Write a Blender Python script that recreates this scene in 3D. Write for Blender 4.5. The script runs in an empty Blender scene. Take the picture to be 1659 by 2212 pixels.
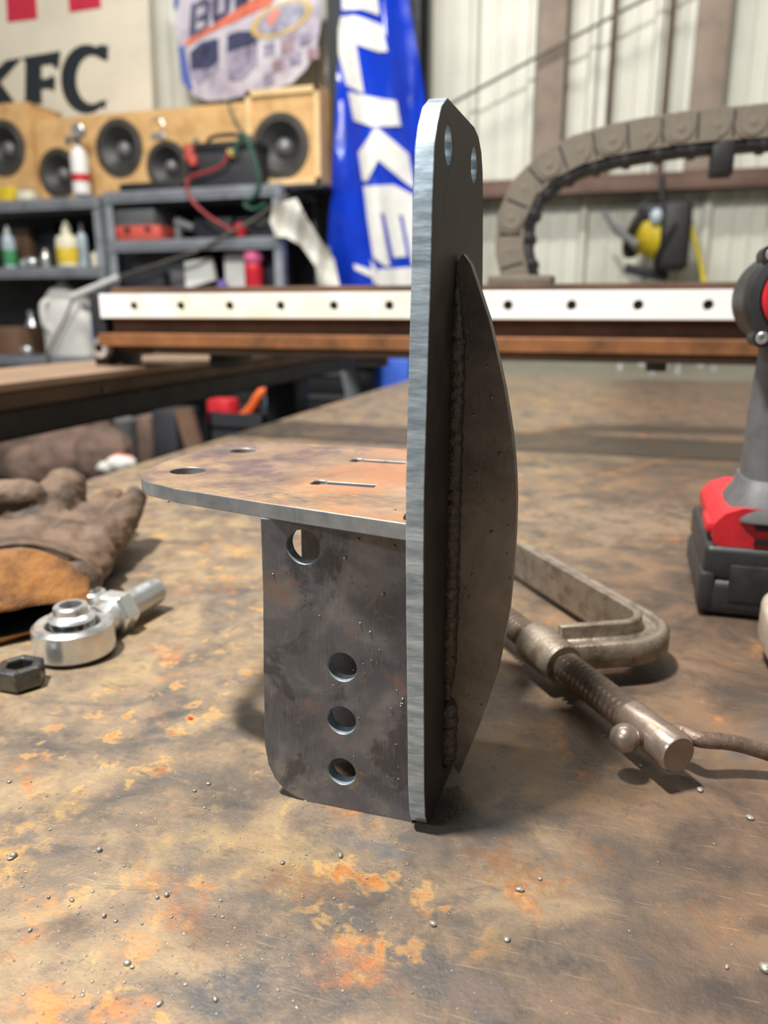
import bpy, bmesh, math, random
from mathutils import Vector, Matrix, noise as mnoise
random.seed(7)
sc = bpy.context.scene
COL = sc.collection

# ------------------------------------------------------------------ camera
PITCH, YAW, CAMH, FPX = math.radians(14.7), math.radians(17.3), .191, 1662.0
cam_d = bpy.data.cameras.new('camera')
cam = bpy.data.objects.new('camera', cam_d)
COL.objects.link(cam)
cam.location = (0, 0, CAMH)
cam.rotation_euler = (math.pi/2 - PITCH, 0, YAW)
cam_d.sensor_fit = 'VERTICAL'
cam_d.sensor_height = 36
cam_d.lens = FPX/2212*36
cam_d.clip_start = .01
cam_d.dof.use_dof = True
cam_d.dof.focus_distance = .275
cam_d.dof.aperture_fstop = 9.5
sc.camera = cam

# ------------------------------------------------------------------ world, lamps, exposure
w = bpy.data.worlds.new('workshop_air'); sc.world = w
w.use_nodes = True
bg = w.node_tree.nodes['Background']
bg.inputs[0].default_value = (.80, .85, .95, 1)
bg.inputs[1].default_value = .045

def area(name, loc, target, sx, sy, power, col=(1, .93, .82)):
    d = bpy.data.lights.new(name, 'AREA'); d.shape = 'RECTANGLE'
    d.size = sx; d.size_y = sy; d.energy = power; d.color = col
    o = bpy.data.objects.new(name, d); COL.objects.link(o)
    o.location = loc
    o.rotation_euler = (Vector(target)-Vector(loc)).to_track_quat('-Z', 'Y').to_euler()
    return o
area('strip_light_over_table', (-.66, -.14, 2.35), (-.3, .5, 0), .26, .10, 88, (1, .95, .87))
area('strip_light_behind', (-2.0, -2.3, 2.4), (-.2, .4, 0), 1.2, .2, 36, (.82, .92, 1))
area('wall_fill_light', (-.9, 1.75, 2.9), (-.9, 3.3, .6), 2.4, .2, 50, (1, .96, .90))  # unseen lamp added to brighten the back wall
sc.view_settings.view_transform = 'Standard'
sc.view_settings.look = 'None'
sc.view_settings.gamma = 1
sc.view_settings.use_curve_mapping = False
sc.view_settings.exposure = 0.72

# ------------------------------------------------------------------ sight lines: pixel of the photo -> point at a known distance or height
_f = Vector((-math.sin(YAW)*math.cos(PITCH), math.cos(YAW)*math.cos(PITCH), -math.sin(PITCH)))
_r = Vector((math.cos(YAW), math.sin(YAW), 0)); _u = _r.cross(_f)
def _ray(px, py): return _r*((px-829.5)/FPX) - _u*((py-1106)/FPX) + _f
def onY(px, py, Y):
    d = _ray(px, py); return Vector((0, 0, CAMH)) + d*(Y/d.y)
def onZ(px, py, z):
    d = _ray(px, py); return Vector((0, 0, CAMH)) + d*((z-CAMH)/d.z)

# ------------------------------------------------------------------ materials
def lin(c):
    f = lambda v: v/12.92 if v <= .04045 else ((v+.055)/1.055)**2.4
    return tuple(f(x/255) for x in c[:3]) + (1,)
class N:
    def __init__(s, name):
        s.m = bpy.data.materials.new(name); s.m.use_nodes = True
        s.t = s.m.node_tree; s.b = s.t.nodes['Principled BSDF']
        s._co = None
    def new(s, k): return s.t.nodes.new(k)
    def link(s, a, b): s.t.links.new(a, b)
    def put(s, sock, v):
        if hasattr(v, 'is_output') or isinstance(v, bpy.types.NodeSocket): s.link(v, sock)
        else: sock.default_value = v
    def co(s):
        if not s._co: s._co = s.new('ShaderNodeTexCoord').outputs['Object']
        return s._co
    def mapping(s, loc=(0, 0, 0), rot=(0, 0, 0), scale=(1, 1, 1), v=None):
        n = s.new('ShaderNodeMapping'); s.link(v or s.co(), n.inputs[0])
        n.inputs[1].default_value = loc; n.inputs[2].default_value = rot; n.inputs[3].default_value = scale
        return n.outputs[0]
    def noise(s, scale, detail=4, rough=.55, v=None, dist=0):
        n = s.new('ShaderNodeTexNoise'); s.link(v or s.co(), n.inputs['Vector'])
        n.inputs['Scale'].default_value = scale; n.inputs['Detail'].default_value = detail
        n.inputs['Roughness'].default_value = rough; n.inputs['Distortion'].default_value = dist
        return n.outputs[0]
    def vor(s, scale, v=None, rnd=1):
        n = s.new('ShaderNodeTexVoronoi'); s.link(v or s.co(), n.inputs['Vector'])
        n.inputs['Scale'].default_value = scale; n.inputs['Randomness'].default_value = rnd
        return n.outputs['Distance']
    def math(s, op, a, b=0, clamp=False):
        n = s.new('ShaderNodeMath'); n.operation = op; n.use_clamp = clamp
        s.put(n.inputs[0], a); s.put(n.inputs[1], b); return n.outputs[0]
    def step(s, v, a, b, smooth=True):
        n = s.new('ShaderNodeMapRange'); n.interpolation_type = 'SMOOTHSTEP' if smooth else 'LINEAR'
        s.put(n.inputs[0], v); n.inputs[1].default_value = a; n.inputs[2].default_value = b
        return n.outputs[0]
    def ramp(s, v, stops):
        n = s.new('ShaderNodeValToRGB'); s.put(n.inputs[0], v); e = n.color_ramp.elements
        while len(e) < len(stops): e.new(.5)
        for i, (p, c) in enumerate(stops): e[i].position = p; e[i].color = lin(c)
        return n.outputs[0]
    def mix(s, f, a, b, mode='MIX'):
        n = s.new('ShaderNodeMix'); n.data_type = 'RGBA'; n.blend_type = mode
        s.put(n.inputs[0], f)
        s.put(n.inputs[6], lin(a) if isinstance(a, tuple) else a)
        s.put(n.inputs[7], lin(b) if isinstance(b, tuple) else b)
        return n.outputs[2]
    def bump(s, h, strength=.3, dist=.001):
        n = s.new('ShaderNodeBump'); n.inputs['Strength'].default_value = strength; n.inputs['Distance'].default_value = dist
        s.put(n.inputs['Height'], h); s.link(n.outputs[0], s.b.inputs['Normal']); return n
    def done(s, col=None, rough=None, metal=None, spec=None):
        if col is not None: s.put(s.b.inputs['Base Color'], lin(col) if isinstance(col, tuple) else col)
        if rough is not None: s.put(s.b.inputs['Roughness'], rough)
        if metal is not None: s.put(s.b.inputs['Metallic'], metal)
        if spec is not None: s.b.inputs['Specular IOR Level'].default_value = spec
        return s.m
_cache = {}
def pm(name, c, rough=.5, metal=0, var=.14, scale=20, bump=0, bscale=200, spec=None, c2=None):
    """plain procedural paint / plastic / metal with mottled colour and fine relief"""
    if name in _cache: return _cache[name]
    n = N(name)
    d = c2 or tuple(max(0, x*(1-var)) for x in c)
    l = tuple(min(255, x*(1+var*.6)) for x in c)
    col = n.ramp(n.noise(scale, 5, .6), [(.3, d), (.5, c), (.72, l)])
    if bump: n.bump(n.noise(bscale, 4), bump, .002)
    r = n.step(n.noise(scale*2.3, 3), .2, .8)
    rr = n.math('MULTIPLY_ADD', r, .16); rr.node.inputs[2].default_value = max(.03, rough-.08)
    _cache[name] = n.done(col, rr, metal, spec); return _cache[name]

def table_material():
    n = N('rusty_mill_scale')
    big = n.noise(7, 6, .6, dist=.3); mid = n.noise(26, 7, .62, dist=.5); fine = n.noise(150, 6, .65); grain = n.noise(900, 3)
    col = n.ramp(mid, [(.30, (78, 76, 75)), (.42, (108, 97, 86)), (.52, (129, 112, 94)), (.62, (146, 128, 102)), (.74, (120, 106, 92))])
    sep = n.new('ShaderNodeSeparateXYZ'); n.link(n.co(), sep.inputs[0])
    # browner towards the clamp, with the shade there painted in; yellower towards the gloves
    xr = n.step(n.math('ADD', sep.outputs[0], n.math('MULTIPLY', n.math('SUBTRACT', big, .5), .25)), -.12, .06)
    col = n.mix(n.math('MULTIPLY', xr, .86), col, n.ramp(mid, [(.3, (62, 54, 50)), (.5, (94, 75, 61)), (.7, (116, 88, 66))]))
    yl = n.math('MULTIPLY', n.step(n.noise(15, 6, .65, n.mapping((3.1, 1.7, 0))), .5, .68), n.step(sep.outputs[0], .02, -.12))
    col = n.mix(n.math('MULTIPLY', yl, .5), col, (176, 150, 104))
    # cool dark scale
    dk = n.step(n.noise(18, 6, .6, n.mapping((9.2, 4.1, 0)), .8), .56, .68)
    col = n.mix(n.math('MULTIPLY', dk, .62), col, (74, 76, 80))
    # rust bloom and rust spots
    ru = n.step(n.noise(22, 8, .7, n.mapping((1.3, 7.7, 0)), .4), .57, .70)
    col = n.mix(n.math('MULTIPLY', ru, .75), col, n.ramp(fine, [(.35, (124, 80, 50)), (.5, (168, 108, 58)), (.65, (204, 142, 76))]))
    reg = n.math('MULTIPLY', n.step(n.noise(8, 3, .5, n.mapping((5.5, 2.2, 0))), .42, .58), n.step(sep.outputs[0], .05, -.10))
    sp = n.noise(62, 5, .62, n.mapping((.3, .1, 0)), .2)
    col = n.mix(n.math('MULTIPLY', n.math('MULTIPLY', n.step(sp, .57, .65), reg), .6), col, (202, 160, 94))
    col = n.mix(n.math('MULTIPLY', n.math('MULTIPLY', n.step(sp, .63, .69), reg), .85), col, (172, 104, 54))
    sm = n.noise(40, 7, .68, n.mapping((8, 8, 0), (0, 0, .6), (1, 1.8, 1)), .6)
    col = n.mix(n.math('MULTIPLY', n.step(sm, .55, .66), .5), col, (84, 78, 74))
    fl = n.noise(110, 6, .7, n.mapping((2, 6, 0)), .3)
    col = n.mix(n.math('MULTIPLY', n.step(fl, .56, .66), .35), col, (70, 60, 54))
    col = n.mix(n.math('MULTIPLY', n.math('MULTIPLY', n.step(fl, .44, .34), n.step(sep.outputs[0], .04, -.1)), .30), col, (168, 140, 104))
    # scorch marks, scale islands and rust blooms of this very plate
    wob = n.math('ADD', n.math('MULTIPLY', n.math('SUBTRACT', n.noise(42, 6, .68, None, .4), .5), 2.6), n.math('MULTIPLY', n.math('SUBTRACT', n.noise(170, 5, .65), .5), 1.4))
    patch = n.step(n.noise(120, 7, .72, n.mapping((3, 3, 0)), .3), .36, .60)
    def blob(px, py, rx, ry, rot, c, k, soft=.5):
        nonlocal col
        p = onZ(px, py, 0)
        mp = n.new('ShaderNodeMapping'); mp.vector_type = 'TEXTURE'; n.link(n.co(), mp.inputs[0])
        mp.inputs[1].default_value = (p.x, p.y, 0); mp.inputs[2].default_value = (0, 0, math.radians(rot)); mp.inputs[3].default_value = (rx, ry, 1)
        ln = n.new('ShaderNodeVectorMath'); ln.operation = 'LENGTH'; n.link(mp.outputs[0], ln.inputs[0])
        d = n.math('ADD', ln.outputs['Value'], n.math('MULTIPLY', wob, .35) if soft >= .7 else wob)
        rusty = c[0]-c[2] > 60
        fac = n.math('MULTIPLY', n.step(d, 1+soft*.6, 1-soft*.8), k*(.8 if rusty else 1))
        if rusty: fac = n.math('MULTIPLY', fac, patch)
        col = n.mix(fac, col, tuple(x*.93 for x in c) if rusty else c)
    for b in [(150, 2008, .010, .009, 0, (58, 48, 46), .9, .8), (475, 2020, .022, .012, 10, (92, 70, 52), .75, .7),
              (490, 2130, .016, .014, 20, (70, 74, 80), .8), (560, 2030, .020, .017, 0, (86, 80, 78), .7),
              (330, 1590, .013, .011, 30, (86, 84, 82), .85), (345, 1550, .018, .004, 40, (78, 76, 78), .8),
              (270, 1600, .006, .012, 0, (90, 88, 86), .7), (385, 1680, .025, .005, 25, (96, 92, 88), .7),
              (520, 1530, .004, .014, -20, (88, 86, 84), .7), (440, 1850, .030, .016, -10, (100, 98, 96), .6),
              (110, 2190, .022, .012, 0, (212, 140, 68), .85), (270, 2185, .016, .009, 0, (206, 128, 62), .85),
              (760, 2120, .020, .016, 0, (176, 108, 62), .75), (795, 2060, .010, .016, 10, (196, 122, 64), .7),
              (640, 1905, .026, .010, 0, (134, 92, 62), .7), (390, 1950, .012, .012, 0, (160, 100, 66), .6),
              (20, 1850, .016, .020, 0, (214, 166, 90), .8), (70, 1960, .012, .010, 0, (208, 150, 80), .8),
              (190, 1720, .016, .018, 20, (206, 164, 92), .7), (300, 1905, .012, .010, 0, (204, 150, 82), .7),
              (270, 2050, .012, .010, 0, (204, 140, 76), .75), (520, 1190, .030, .022, 20, (214, 160, 84), .75),
              (480, 1250, .028, .012, -30, (206, 152, 80), .7), (440, 1330, .030, .016, 10, (178, 148, 104), .6),
              (350, 1470, .005, .05, -25, (196, 128, 72), .6), (520, 1400, .02, .05, 10, (176, 152, 108), .55),
              (1130, 1870, .035, .018, 20, (128, 88, 52), .8), (1240, 1840, .022, .012, 0, (138, 96, 56), .7),
              (1165, 2070, .018, .012, 0, (66, 62, 60), .85), (1000, 2110, .022, .010, 10, (70, 70, 74), .75),
              (900, 2000, .030, .014, 0, (84, 76, 70), .7), (1640, 2000, .008, .008, 0, (56, 54, 54), .85),
              (1560, 1960, .014, .020, 0, (150, 98, 52), .65), (1540, 2150, .010, .012, 0, (66, 58, 54), .8),
              (1620, 1500, .03, .012, 0, (72, 66, 62), .8), (1640, 1450, .03, .008, 0, (170, 104, 54), .75),
              (1250, 2190, .06, .012, 0, (118, 100, 90), .6), (780, 1830, .03, .006, 0, (92, 94, 98), .7),
              (620, 960, .10, .05, 0, (186, 132, 66), .7), (690, 880, .06, .16, 0, (190, 136, 66), .6),
              (1230, 870, .5, .25, 0, (176, 130, 80), .6), (1180, 930, .05, .16, -30, (190, 140, 70), .6),
              (1370, 1010, .012, .20, -30, (190, 140, 72), .7), (1300, 1120, .16, .10, 0, (150, 130, 110), .55)]:
        blob(*b)
    # scratches
    s1 = n.noise(60, 2, .5, n.mapping((0, 0, 0), (0, 0, .5), (1, 26, 1)))
    col = n.mix(n.math('MULTIPLY', n.step(s1, .66, .74), .3), col, (176, 158, 132))
    col = n.mix(n.math('MULTIPLY', n.step(grain, .60, .75), .35), col, (60, 52, 48))
    h = n.math('ADD', n.math('MULTIPLY', fine, 1.0), n.math('MULTIPLY', grain, .5))
    n.bump(n.math('ADD', h, n.math('MULTIPLY', n.noise(420, 5, .7), .8)), .34, .0011)
    r = n.math('MULTIPLY_ADD', n.step(mid, .3, .75), .22); r.node.inputs[2].default_value = .40
    return n.done(col, r, .18, .5)

def plate_material(name, base, dark, light, tint=None, rough=.42, metal=.55, srot=.5, scr=.5):
    """hot rolled plate: mottled scale plus grinder scratches"""
    n = N(name)
    a = n.noise(45, 7, .62, dist=.4); f = n.noise(260, 5, .6)
    col = n.ramp(a, [(.32, dark), (.5, base), (.68, light)])
    if tint:
        for (lo, hi, c, k, off) in tint:
            col = n.mix(n.math('MULTIPLY', n.step(n.noise(38, 6, .65, n.mapping(off), .5), lo, hi), k), col, c)
    s = n.noise(120, 3, .6, n.mapping((0, 0, 0), (srot, srot, srot), (14, 1, 1)))
    col = n.mix(n.math('MULTIPLY', n.step(s, .52, .75), scr), col, light)
    n.bump(n.math('ADD', s, f), .12, .0006)
    r = n.math('MULTIPLY_ADD', a, .25); r.node.inputs[2].default_value = rough-.12
    return n.done(col, r, metal)

def cut_edge_material():
    n = N('plasma_cut_edge')
    s = n.noise(1, 5, .7, n.mapping((0, 0, 0), (0, 0, 0), (60, 25, 330)), .3)
    s2 = n.noise(1, 3, .6, n.mapping((2, 5, 1), (0, 0, 0), (25, 25, 110)))
    col = n.ramp(s, [(.28, (116, 128, 138)), (.5, (158, 172, 182)), (.7, (200, 212, 220))])
    col = n.mix(n.math('MULTIPLY', n.step(s2, .45, .65), .35), col, (128, 140, 150))
    n.bump(n.math('ADD', s, s2), .16, .0008)
    return n.done(col, .40, .5)

def shelf_top_material():
    n = N('heat_tinted_plate')
    sep = n.new('ShaderNodeSeparateXYZ'); n.link(n.co(), sep.inputs[0])
    a = n.noise(40, 7, .65, dist=.4)
    col = n.ramp(a, [(.3, (120, 100, 86)), (.5, (150, 126, 106)), (.7, (176, 150, 122))])
    wob = n.math('MULTIPLY', n.math('SUBTRACT', n.noise(30, 6, .65, n.mapping((4, 2, 1)), .5), .5), .12)
    xx = n.math('ADD', sep.outputs[0], wob)          # object origin at the foot of the upright
    orange = n.math('MULTIPLY', n.step(xx, -.08, -.035), n.step(n.noise(26, 5, .6, n.mapping((7, 1, 0))), .36, .56))
    col = n.mix(n.math('MULTIPLY', orange, .6), col, (200, 132, 84))
    purple = n.math('MULTIPLY', n.step(xx, -.06, -.09), n.step(n.noise(34, 5, .6, n.mapping((2, 9, 0))), .46, .6))
    col = n.mix(n.math('MULTIPLY', purple, .75), col, (96, 78, 92))
    blue = n.math('MULTIPLY', n.step(xx, -.03, -.07), n.step(n.noise(50, 5, .6, n.mapping((12, 3, 0)), .6), .57, .68))
    col = n.mix(n.math('MULTIPLY', blue, .7), col, (84, 88, 98))
    s = n.noise(130, 3, .6, n.mapping((0, 0, 0), (0, 0, .95), (1, 16, 1)))
    front = n.step(sep.outputs[1], .065, .02)
    col = n.mix(n.math('MULTIPLY', n.math('MULTIPLY', n.step(s, .5, .72), front), .7), col, (224, 190, 132))
    n.bump(n.math('ADD', s, n.noise(300, 4)), .2, .0006)
    return n.done(col, .42, .45)

M = {}
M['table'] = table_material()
M['edge'] = cut_edge_material()
M['vface'] = plate_material('upright_scale', (54, 50, 47), (40, 37, 36), (70, 64, 58), rough=.5, metal=.5, scr=.15)
M['rib'] = plate_material('rib_scale', (124, 120, 114), (100, 97, 94), (150, 144, 134), [(.58, .72, (104, 86, 74), .5, (3, 1, 2))], rough=.42, metal=.6, srot=.2, scr=.3)
M['web'] = plate_material('web_scale', (98, 99, 105), (76, 77, 83), (130, 127, 124),
                          [(.54, .62, (58, 57, 62), .7, (1, 5, 2)), (.57, .68, (130, 104, 92), .7, (6, 2, 8)), (.6, .68, (150, 132, 100), .5, (2, 8, 5))], rough=.42, metal=.5, srot=.7, scr=.35)
M['htop'] = shelf_top_material()
M['hedge'] = plate_material('shelf_edge_scale', (138, 142, 146), (112, 116, 120), (166, 168, 168), [(.58, .66, (168, 160, 150), .6, (1, 1, 1))], rough=.45, metal=.5, scr=.2)
M['weld'] = pm('weld_metal', (88, 84, 78), .38, .7, .35, 400, .4, 900)
M['spatter'] = pm('spatter_bead', (150, 144, 136), .35, .45, .35, 900)
M['chip_red'] = pm('red_plastic_chip', (220, 50, 40), .5)
M['leather'] = pm('worn_brown_leather', (98, 79, 64), .72, 0, .34, 30, .7, 140, c2=(50, 39, 33))
M['suede'] = pm('tan_suede', (134, 90, 46), .9, 0, .4, 30, .6, 260, c2=(70, 46, 28))
M['lining'] = pm('dark_glove_lining', (26, 24, 24), .95)
M['chrome'] = pm('zinc_plated_steel', (222, 224, 224), .30, .85, .05, 60)
M['ballst'] = pm('polished_bearing_ball', (150, 150, 148), .18, 1, .1, 60)
M['darknut'] = pm('black_oxide_steel', (96, 96, 96), .35, .85, .2, 200)
M['cast'] = pm('cast_clamp_iron', (132, 122, 110), .46, .5, .22, 90, .25, 420, c2=(96, 82, 70))
M['screw'] = pm('bronze_grey_screw', (146, 131, 119), .30, .6, .10, 120)
M['bar'] = pm('rusty_bar_steel', (112, 94, 84), .5, .5, .3, 150, .3, 500)
M['pale'] = pm('pale_nickel_casting', (190, 180, 164), .4, .5, .12, 90, .2, 300)
M['dblack'] = pm('tool_black_plastic', (40, 41, 43), .48, 0, .2, 90, .15, 900)
M['drubber'] = pm('tool_grey_rubber', (92, 92, 94), .6, 0, .12, 60, .1, 1200)
M['dred'] = pm('tool_red_plastic', (190, 34, 44), .42, 0, .12, 60)
M['dvent'] = pm('vent_dark_red', (92, 26, 32), .6)
M['rail'] = pm('ground_rail_steel', (240, 241, 240), .36, .12, .06, 5, .03, 300, c2=(232, 220, 178))
M['bolt'] = pm('socket_bolt_dark', (62, 58, 54), .5, .4)
M['rust'] = pm('rusty_beam', (126, 82, 48), .62, .2, .35, 14, .2, 160, c2=(70, 44, 28))
M['shaderust'] = pm('shaded_rusty_beam', (78, 52, 34), .68, .1, .3, 12, .2, 160)  # darker copy of the rust: shade of the beam recess put into the colour
M['beamtop'] = pm('brown_plate_top', (142, 118, 98), .5, .2, .16, 6)
M['beamside'] = pm('brown_tube_side', (88, 70, 56), .6, .15, .25, 8)
M['blacksteel'] = pm('black_painted_steel', (32, 34, 38), .55, .1, .2, 12)
M['chain'] = pm('dusty_chain_plastic', (106, 98, 87), .7, 0, .16, 25, c2=(98, 82, 70))
M['black'] = pm('black_plastic', (26, 26, 27), .55, 0, .2, 30)
M['wall'] = pm('cream_ribbed_sheet', (194, 194, 183), .5, 0, .09, 3, c2=(168, 166, 152))
M['stud'] = pm('brown_wood_post', (136, 122, 110), .75, 0, .14, 8, .1, 60)
M['purlin'] = pm('red_oxide_purlin', (102, 78, 68), .65, .1, .2, 6)
M['floor'] = pm('dark_concrete', (74, 70, 66), .8, 0, .2, 4)
M['sign'] = pm('off_white_sign', (214, 206, 188), .5, 0, .06, 3)
M['signred'] = pm('sign_red', (190, 44, 66), .5, 0, .05)
M['signblack'] = pm('sign_black', (34, 40, 46), .5, 0, .05)
M['poster'] = pm('glossy_poster', (184, 178, 188), .22, 0, .2, 7, .25, 9, c2=(128, 118, 140))
M['pblue'] = pm('poster_blue', (84, 98, 160), .3)
M['pnavy'] = pm('poster_navy', (64, 66, 92), .3, 0, .25, 20)
M['pphoto'] = pm('poster_photo_grey', (138, 132, 150), .25, 0, .4, 24)
M['pred'] = pm('poster_orange_red', (206, 112, 88), .3)
M['pgold'] = pm('poster_gold', (186, 160, 96), .3)
M['pmauve'] = pm('poster_mauve', (150, 128, 136), .3, 0, .4, 18)
M['blue'] = pm('blue_vinyl', (18, 56, 186), .2, 0, .12, 6, .5, 16)
M['white'] = pm('white_vinyl', (226, 226, 222), .35, 0, .05)
M['ply'] = pm('raw_chipboard', (204, 164, 110), .7, 0, .12, 10, c2=(182, 138, 84))
M['plyedge'] = pm('pale_board_edge', (222, 190, 140), .7, 0, .1, 12)
M['cone'] = pm('speaker_cone', (46, 46, 48), .5, 0, .25, 20)
M['rubber'] = pm('speaker_surround', (70, 66, 60), .5, 0, .2, 20)
M['cap'] = pm('dust_cap', (112, 112, 112), .35, .2)
M['shelf'] = pm('galvanised_shelf', (142, 146, 154), .42, .35, .14, 10)
M['post'] = pm('galvanised_post', (164, 170, 178), .4, .4, .14, 14)
M['wbottle'] = pm('white_bottle', (224, 222, 218), .4, 0, .05)
M['redlabel'] = pm('red_label', (196, 44, 52), .5)
M['redbox'] = pm('faded_red_case', (196, 84, 72), .55, 0, .14, 10)
M['greybox'] = pm('grey_case', (110, 112, 114), .55, 0, .12, 8)
M['darkbox'] = pm('charcoal_case', (46, 46, 52), .6, 0, .2, 8)
M['yellow'] = pm('yellow_label', (220, 190, 50), .5)
M['cream'] = pm('cream_plastic', (220, 214, 190), .5)
M['green'] = pm('green_plastic', (56, 140, 84), .5)
M['glassy'] = pm('clear_bottle', (166, 180, 190), .2, 0, .2, 20)
M['pink'] = pm('pink_plastic', (222, 104, 148), .45)
M['redp'] = pm('red_plastic', (206, 36, 50), .45)
M['wireR'] = pm('red_wire', (150, 52, 56), .5)
M['wireG'] = pm('green_wire', (34, 78, 62), .5)
M['wireK'] = pm('grey_cable', (96, 90, 84), .6)
M['cloth'] = pm('white_rag', (214, 212, 204), .85, 0, .14, 14, .3, 30)
M['cord'] = pm('yellow_cord', (206, 186, 46), .5, 0, .15, 60)
M['brown'] = pm('brown_cardboard', (116, 88, 70), .8, 0, .15, 8)
M['jacket'] = pm('brown_canvas', (110, 90, 80), .9, 0, .3, 14, .4, 40)
M['orange'] = pm('orange_plastic', (226, 104, 44), .5)
M['slate'] = pm('slate_blue_panel', (92, 112, 128), .5)
M['bluecr'] = pm('blue_crate', (36, 84, 190), .5)
M['greyplate'] = pm('grey_green_plate', (116, 112, 98), .5, .2, .12, 6)
M['purple'] = pm('purple_plastic', (110, 84, 160), .5)

# ------------------------------------------------------------------ mesh helpers
ORG = {}
class MB:
    """collects shapes in world coordinates; build() makes ONE mesh object of them"""
    def __init__(s): s.bm = bmesh.new(); s.mi = 0
    def _tag(s, n0):
        s.bm.faces.ensure_lookup_table()
        for f in s.bm.faces[n0:]: f.material_index = s.mi
    def box(s, lo, hi, bev=0, mat=None, seg=2):
        n0 = len(s.bm.faces)
        c = [(a+b)/2 for a, b in zip(lo, hi)]; d = [abs(b-a) for a, b in zip(lo, hi)]
        r = bmesh.ops.create_cube(s.bm, size=1, matrix=Matrix.Translation(c) @ Matrix.Diagonal((*d, 1)))
        if bev:
            e = {e for v in r['verts'] for e in v.link_edges}
            g = bmesh.ops.bevel(s.bm, geom=list(e), offset=bev, segments=seg, affect='EDGES', profile=.5)
            vs = list({v for f in g['faces'] for v in f.verts} | {v for v in r['verts'] if v.is_valid})
        else: vs = r['verts']
        if mat is not None: bmesh.ops.transform(s.bm, matrix=mat, verts=vs)
        s._tag(n0); return s
    def cyl(s, a, b, r1, r2=None, seg=24, caps=True):
        a, b = Vector(a), Vector(b); r2 = r1 if r2 is None else r2
        return s.lathe([(r1, 0), (r2, (b-a).length)], a, b-a, seg, caps)
    def lathe(s, prof, o, axis, seg=32, caps=True, sx=1, sy=1):
        n0 = len(s.bm.faces)
        q = Vector(axis).to_track_quat('Z', 'Y'); o = Vector(o); rings = []
        for r, h in prof:
            if r < 1e-6: rings.append([s.bm.verts.new(o + q @ Vector((0, 0, h)))])
            else: rings.append([s.bm.verts.new(o + q @ Vector((sx*r*math.cos(2*math.pi*i/seg), sy*r*math.sin(2*math.pi*i/seg), h))) for i in range(seg)])
        for A, B in zip(rings, rings[1:]):
            for i in range(seg):
                j = (i+1) % seg
                if len(A) == 1 and len(B) == 1: continue
                if len(A) == 1: s.bm.faces.new((A[0], B[j], B[i]))
                elif len(B) == 1: s.bm.faces.new((A[i], A[j], B[0]))
                else: s.bm.faces.new((A[i], A[j], B[j], B[i]))
        if caps:
            if len(rings[0]) > 1: s.bm.faces.new(rings[0][::-1])
            if len(rings[-1]) > 1: s.bm.faces.new(rings[-1])
        s._tag(n0); return s
    def sphere(s, c, r, sub=2, scale=(1, 1, 1), rot=None):
        n0 = len(s.bm.faces)
        m = Matrix.Translation(c) @ (rot.to_4x4() if rot else Matrix.Identity(4)) @ Matrix.Diagonal((*scale, 1))
        bmesh.ops.create_icosphere(s.bm, subdivisions=sub, radius=r, matrix=m); s._tag(n0); return s
    def tube(s, pts, r, seg=10, closed=False):
        n0 = len(s.bm.faces)
        pts = [Vector(p) for p in pts]; rs = r if isinstance(r, (list, tuple)) else [r]*len(pts)
        t0 = (pts[1]-pts[0]).normalized()
        nrm = t0.orthogonal().normalized(); rings = []
        for i, p in enumerate(pts):
            t = (pts[min(i+1, len(pts)-1)]-pts[max(i-1, 0)]).normalized()
            nrm = (nrm - t*nrm.dot(t)).normalized(); b = t.cross(nrm)
            rings.append([s.bm.verts.new(p + (nrm*math.cos(2*math.pi*k/seg)+b*math.sin(2*math.pi*k/seg))*rs[i]) for k in range(seg)])
        for A, B in zip(rings, rings[1:]):
            for k in range(seg): s.bm.faces.new((A[k], A[(k+1) % seg], B[(k+1) % seg], B[k]))
        s.bm.faces.new(rings[0][::-1]); s.bm.faces.new(rings[-1])
        s._tag(n0); return s
    def sweep(s, path, sec, up=Vector((0, 0, 1)), closed=False):
        """cross-section (outward, up) swept along a path with mitred corners"""
        n0 = len(s.bm.faces)
        path = [Vector(p) for p in path]; rings = []; n = len(path)
        for i, p in enumerate(path):
            a = path[i]-path[i-1] if i else path[1]-path[0]
            b = path[i+1]-path[i] if i < n-1 else a
            a, b = a.normalized(), b.normalized()
            na, nb = a.cross(up).normalized(), b.cross(up).normalized()
            m = (na+nb).normalized(); k = 1/max(.4, m.dot(na))
            rings.append([s.bm.verts.new(p + m*o*k + up*z) for o, z in sec])
        L = len(sec)
        for A, B in zip(rings, rings[1:]):
            for k in range(L): s.bm.faces.new((A[k], A[(k+1) % L], B[(k+1) % L], B[k]))
        s.bm.faces.new(rings[0][::-1]); s.bm.faces.new(rings[-1])
        s._tag(n0); return s
    def plate(s, loops, fn, t, face=0, side=1):
        """flat plate: outline plus hole loops in 2-D, fn(u,v,w)->world, extruded over w = 0..t"""
        top = []; bot = []
        for w_, store in ((0, bot), (t, top)):
            for lp in loops: store.append([s.bm.verts.new(fn(u, v, w_)) for u, v in lp])
        for lev in (bot, top):
            es = []
            for lp in lev:
                for i in range(len(lp)):
                    a, b = lp[i], lp[(i+1) % len(lp)]
                    es.append(s.bm.edges.get((a, b)) or s.bm.edges.new((a, b)))
            g = bmesh.ops.triangle_fill(s.bm, edges=es, use_beauty=True, use_dissolve=False)
            for f in g['geom']:
                if isinstance(f, bmesh.types.BMFace): f.material_index = face
        for A, B in zip(bot, top):
            for i in range(len(A)):
                f = s.bm.faces.new((A[i], A[(i+1) % len(A)], B[(i+1) % len(A)], B[i])); f.material_index = side
        return s
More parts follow.
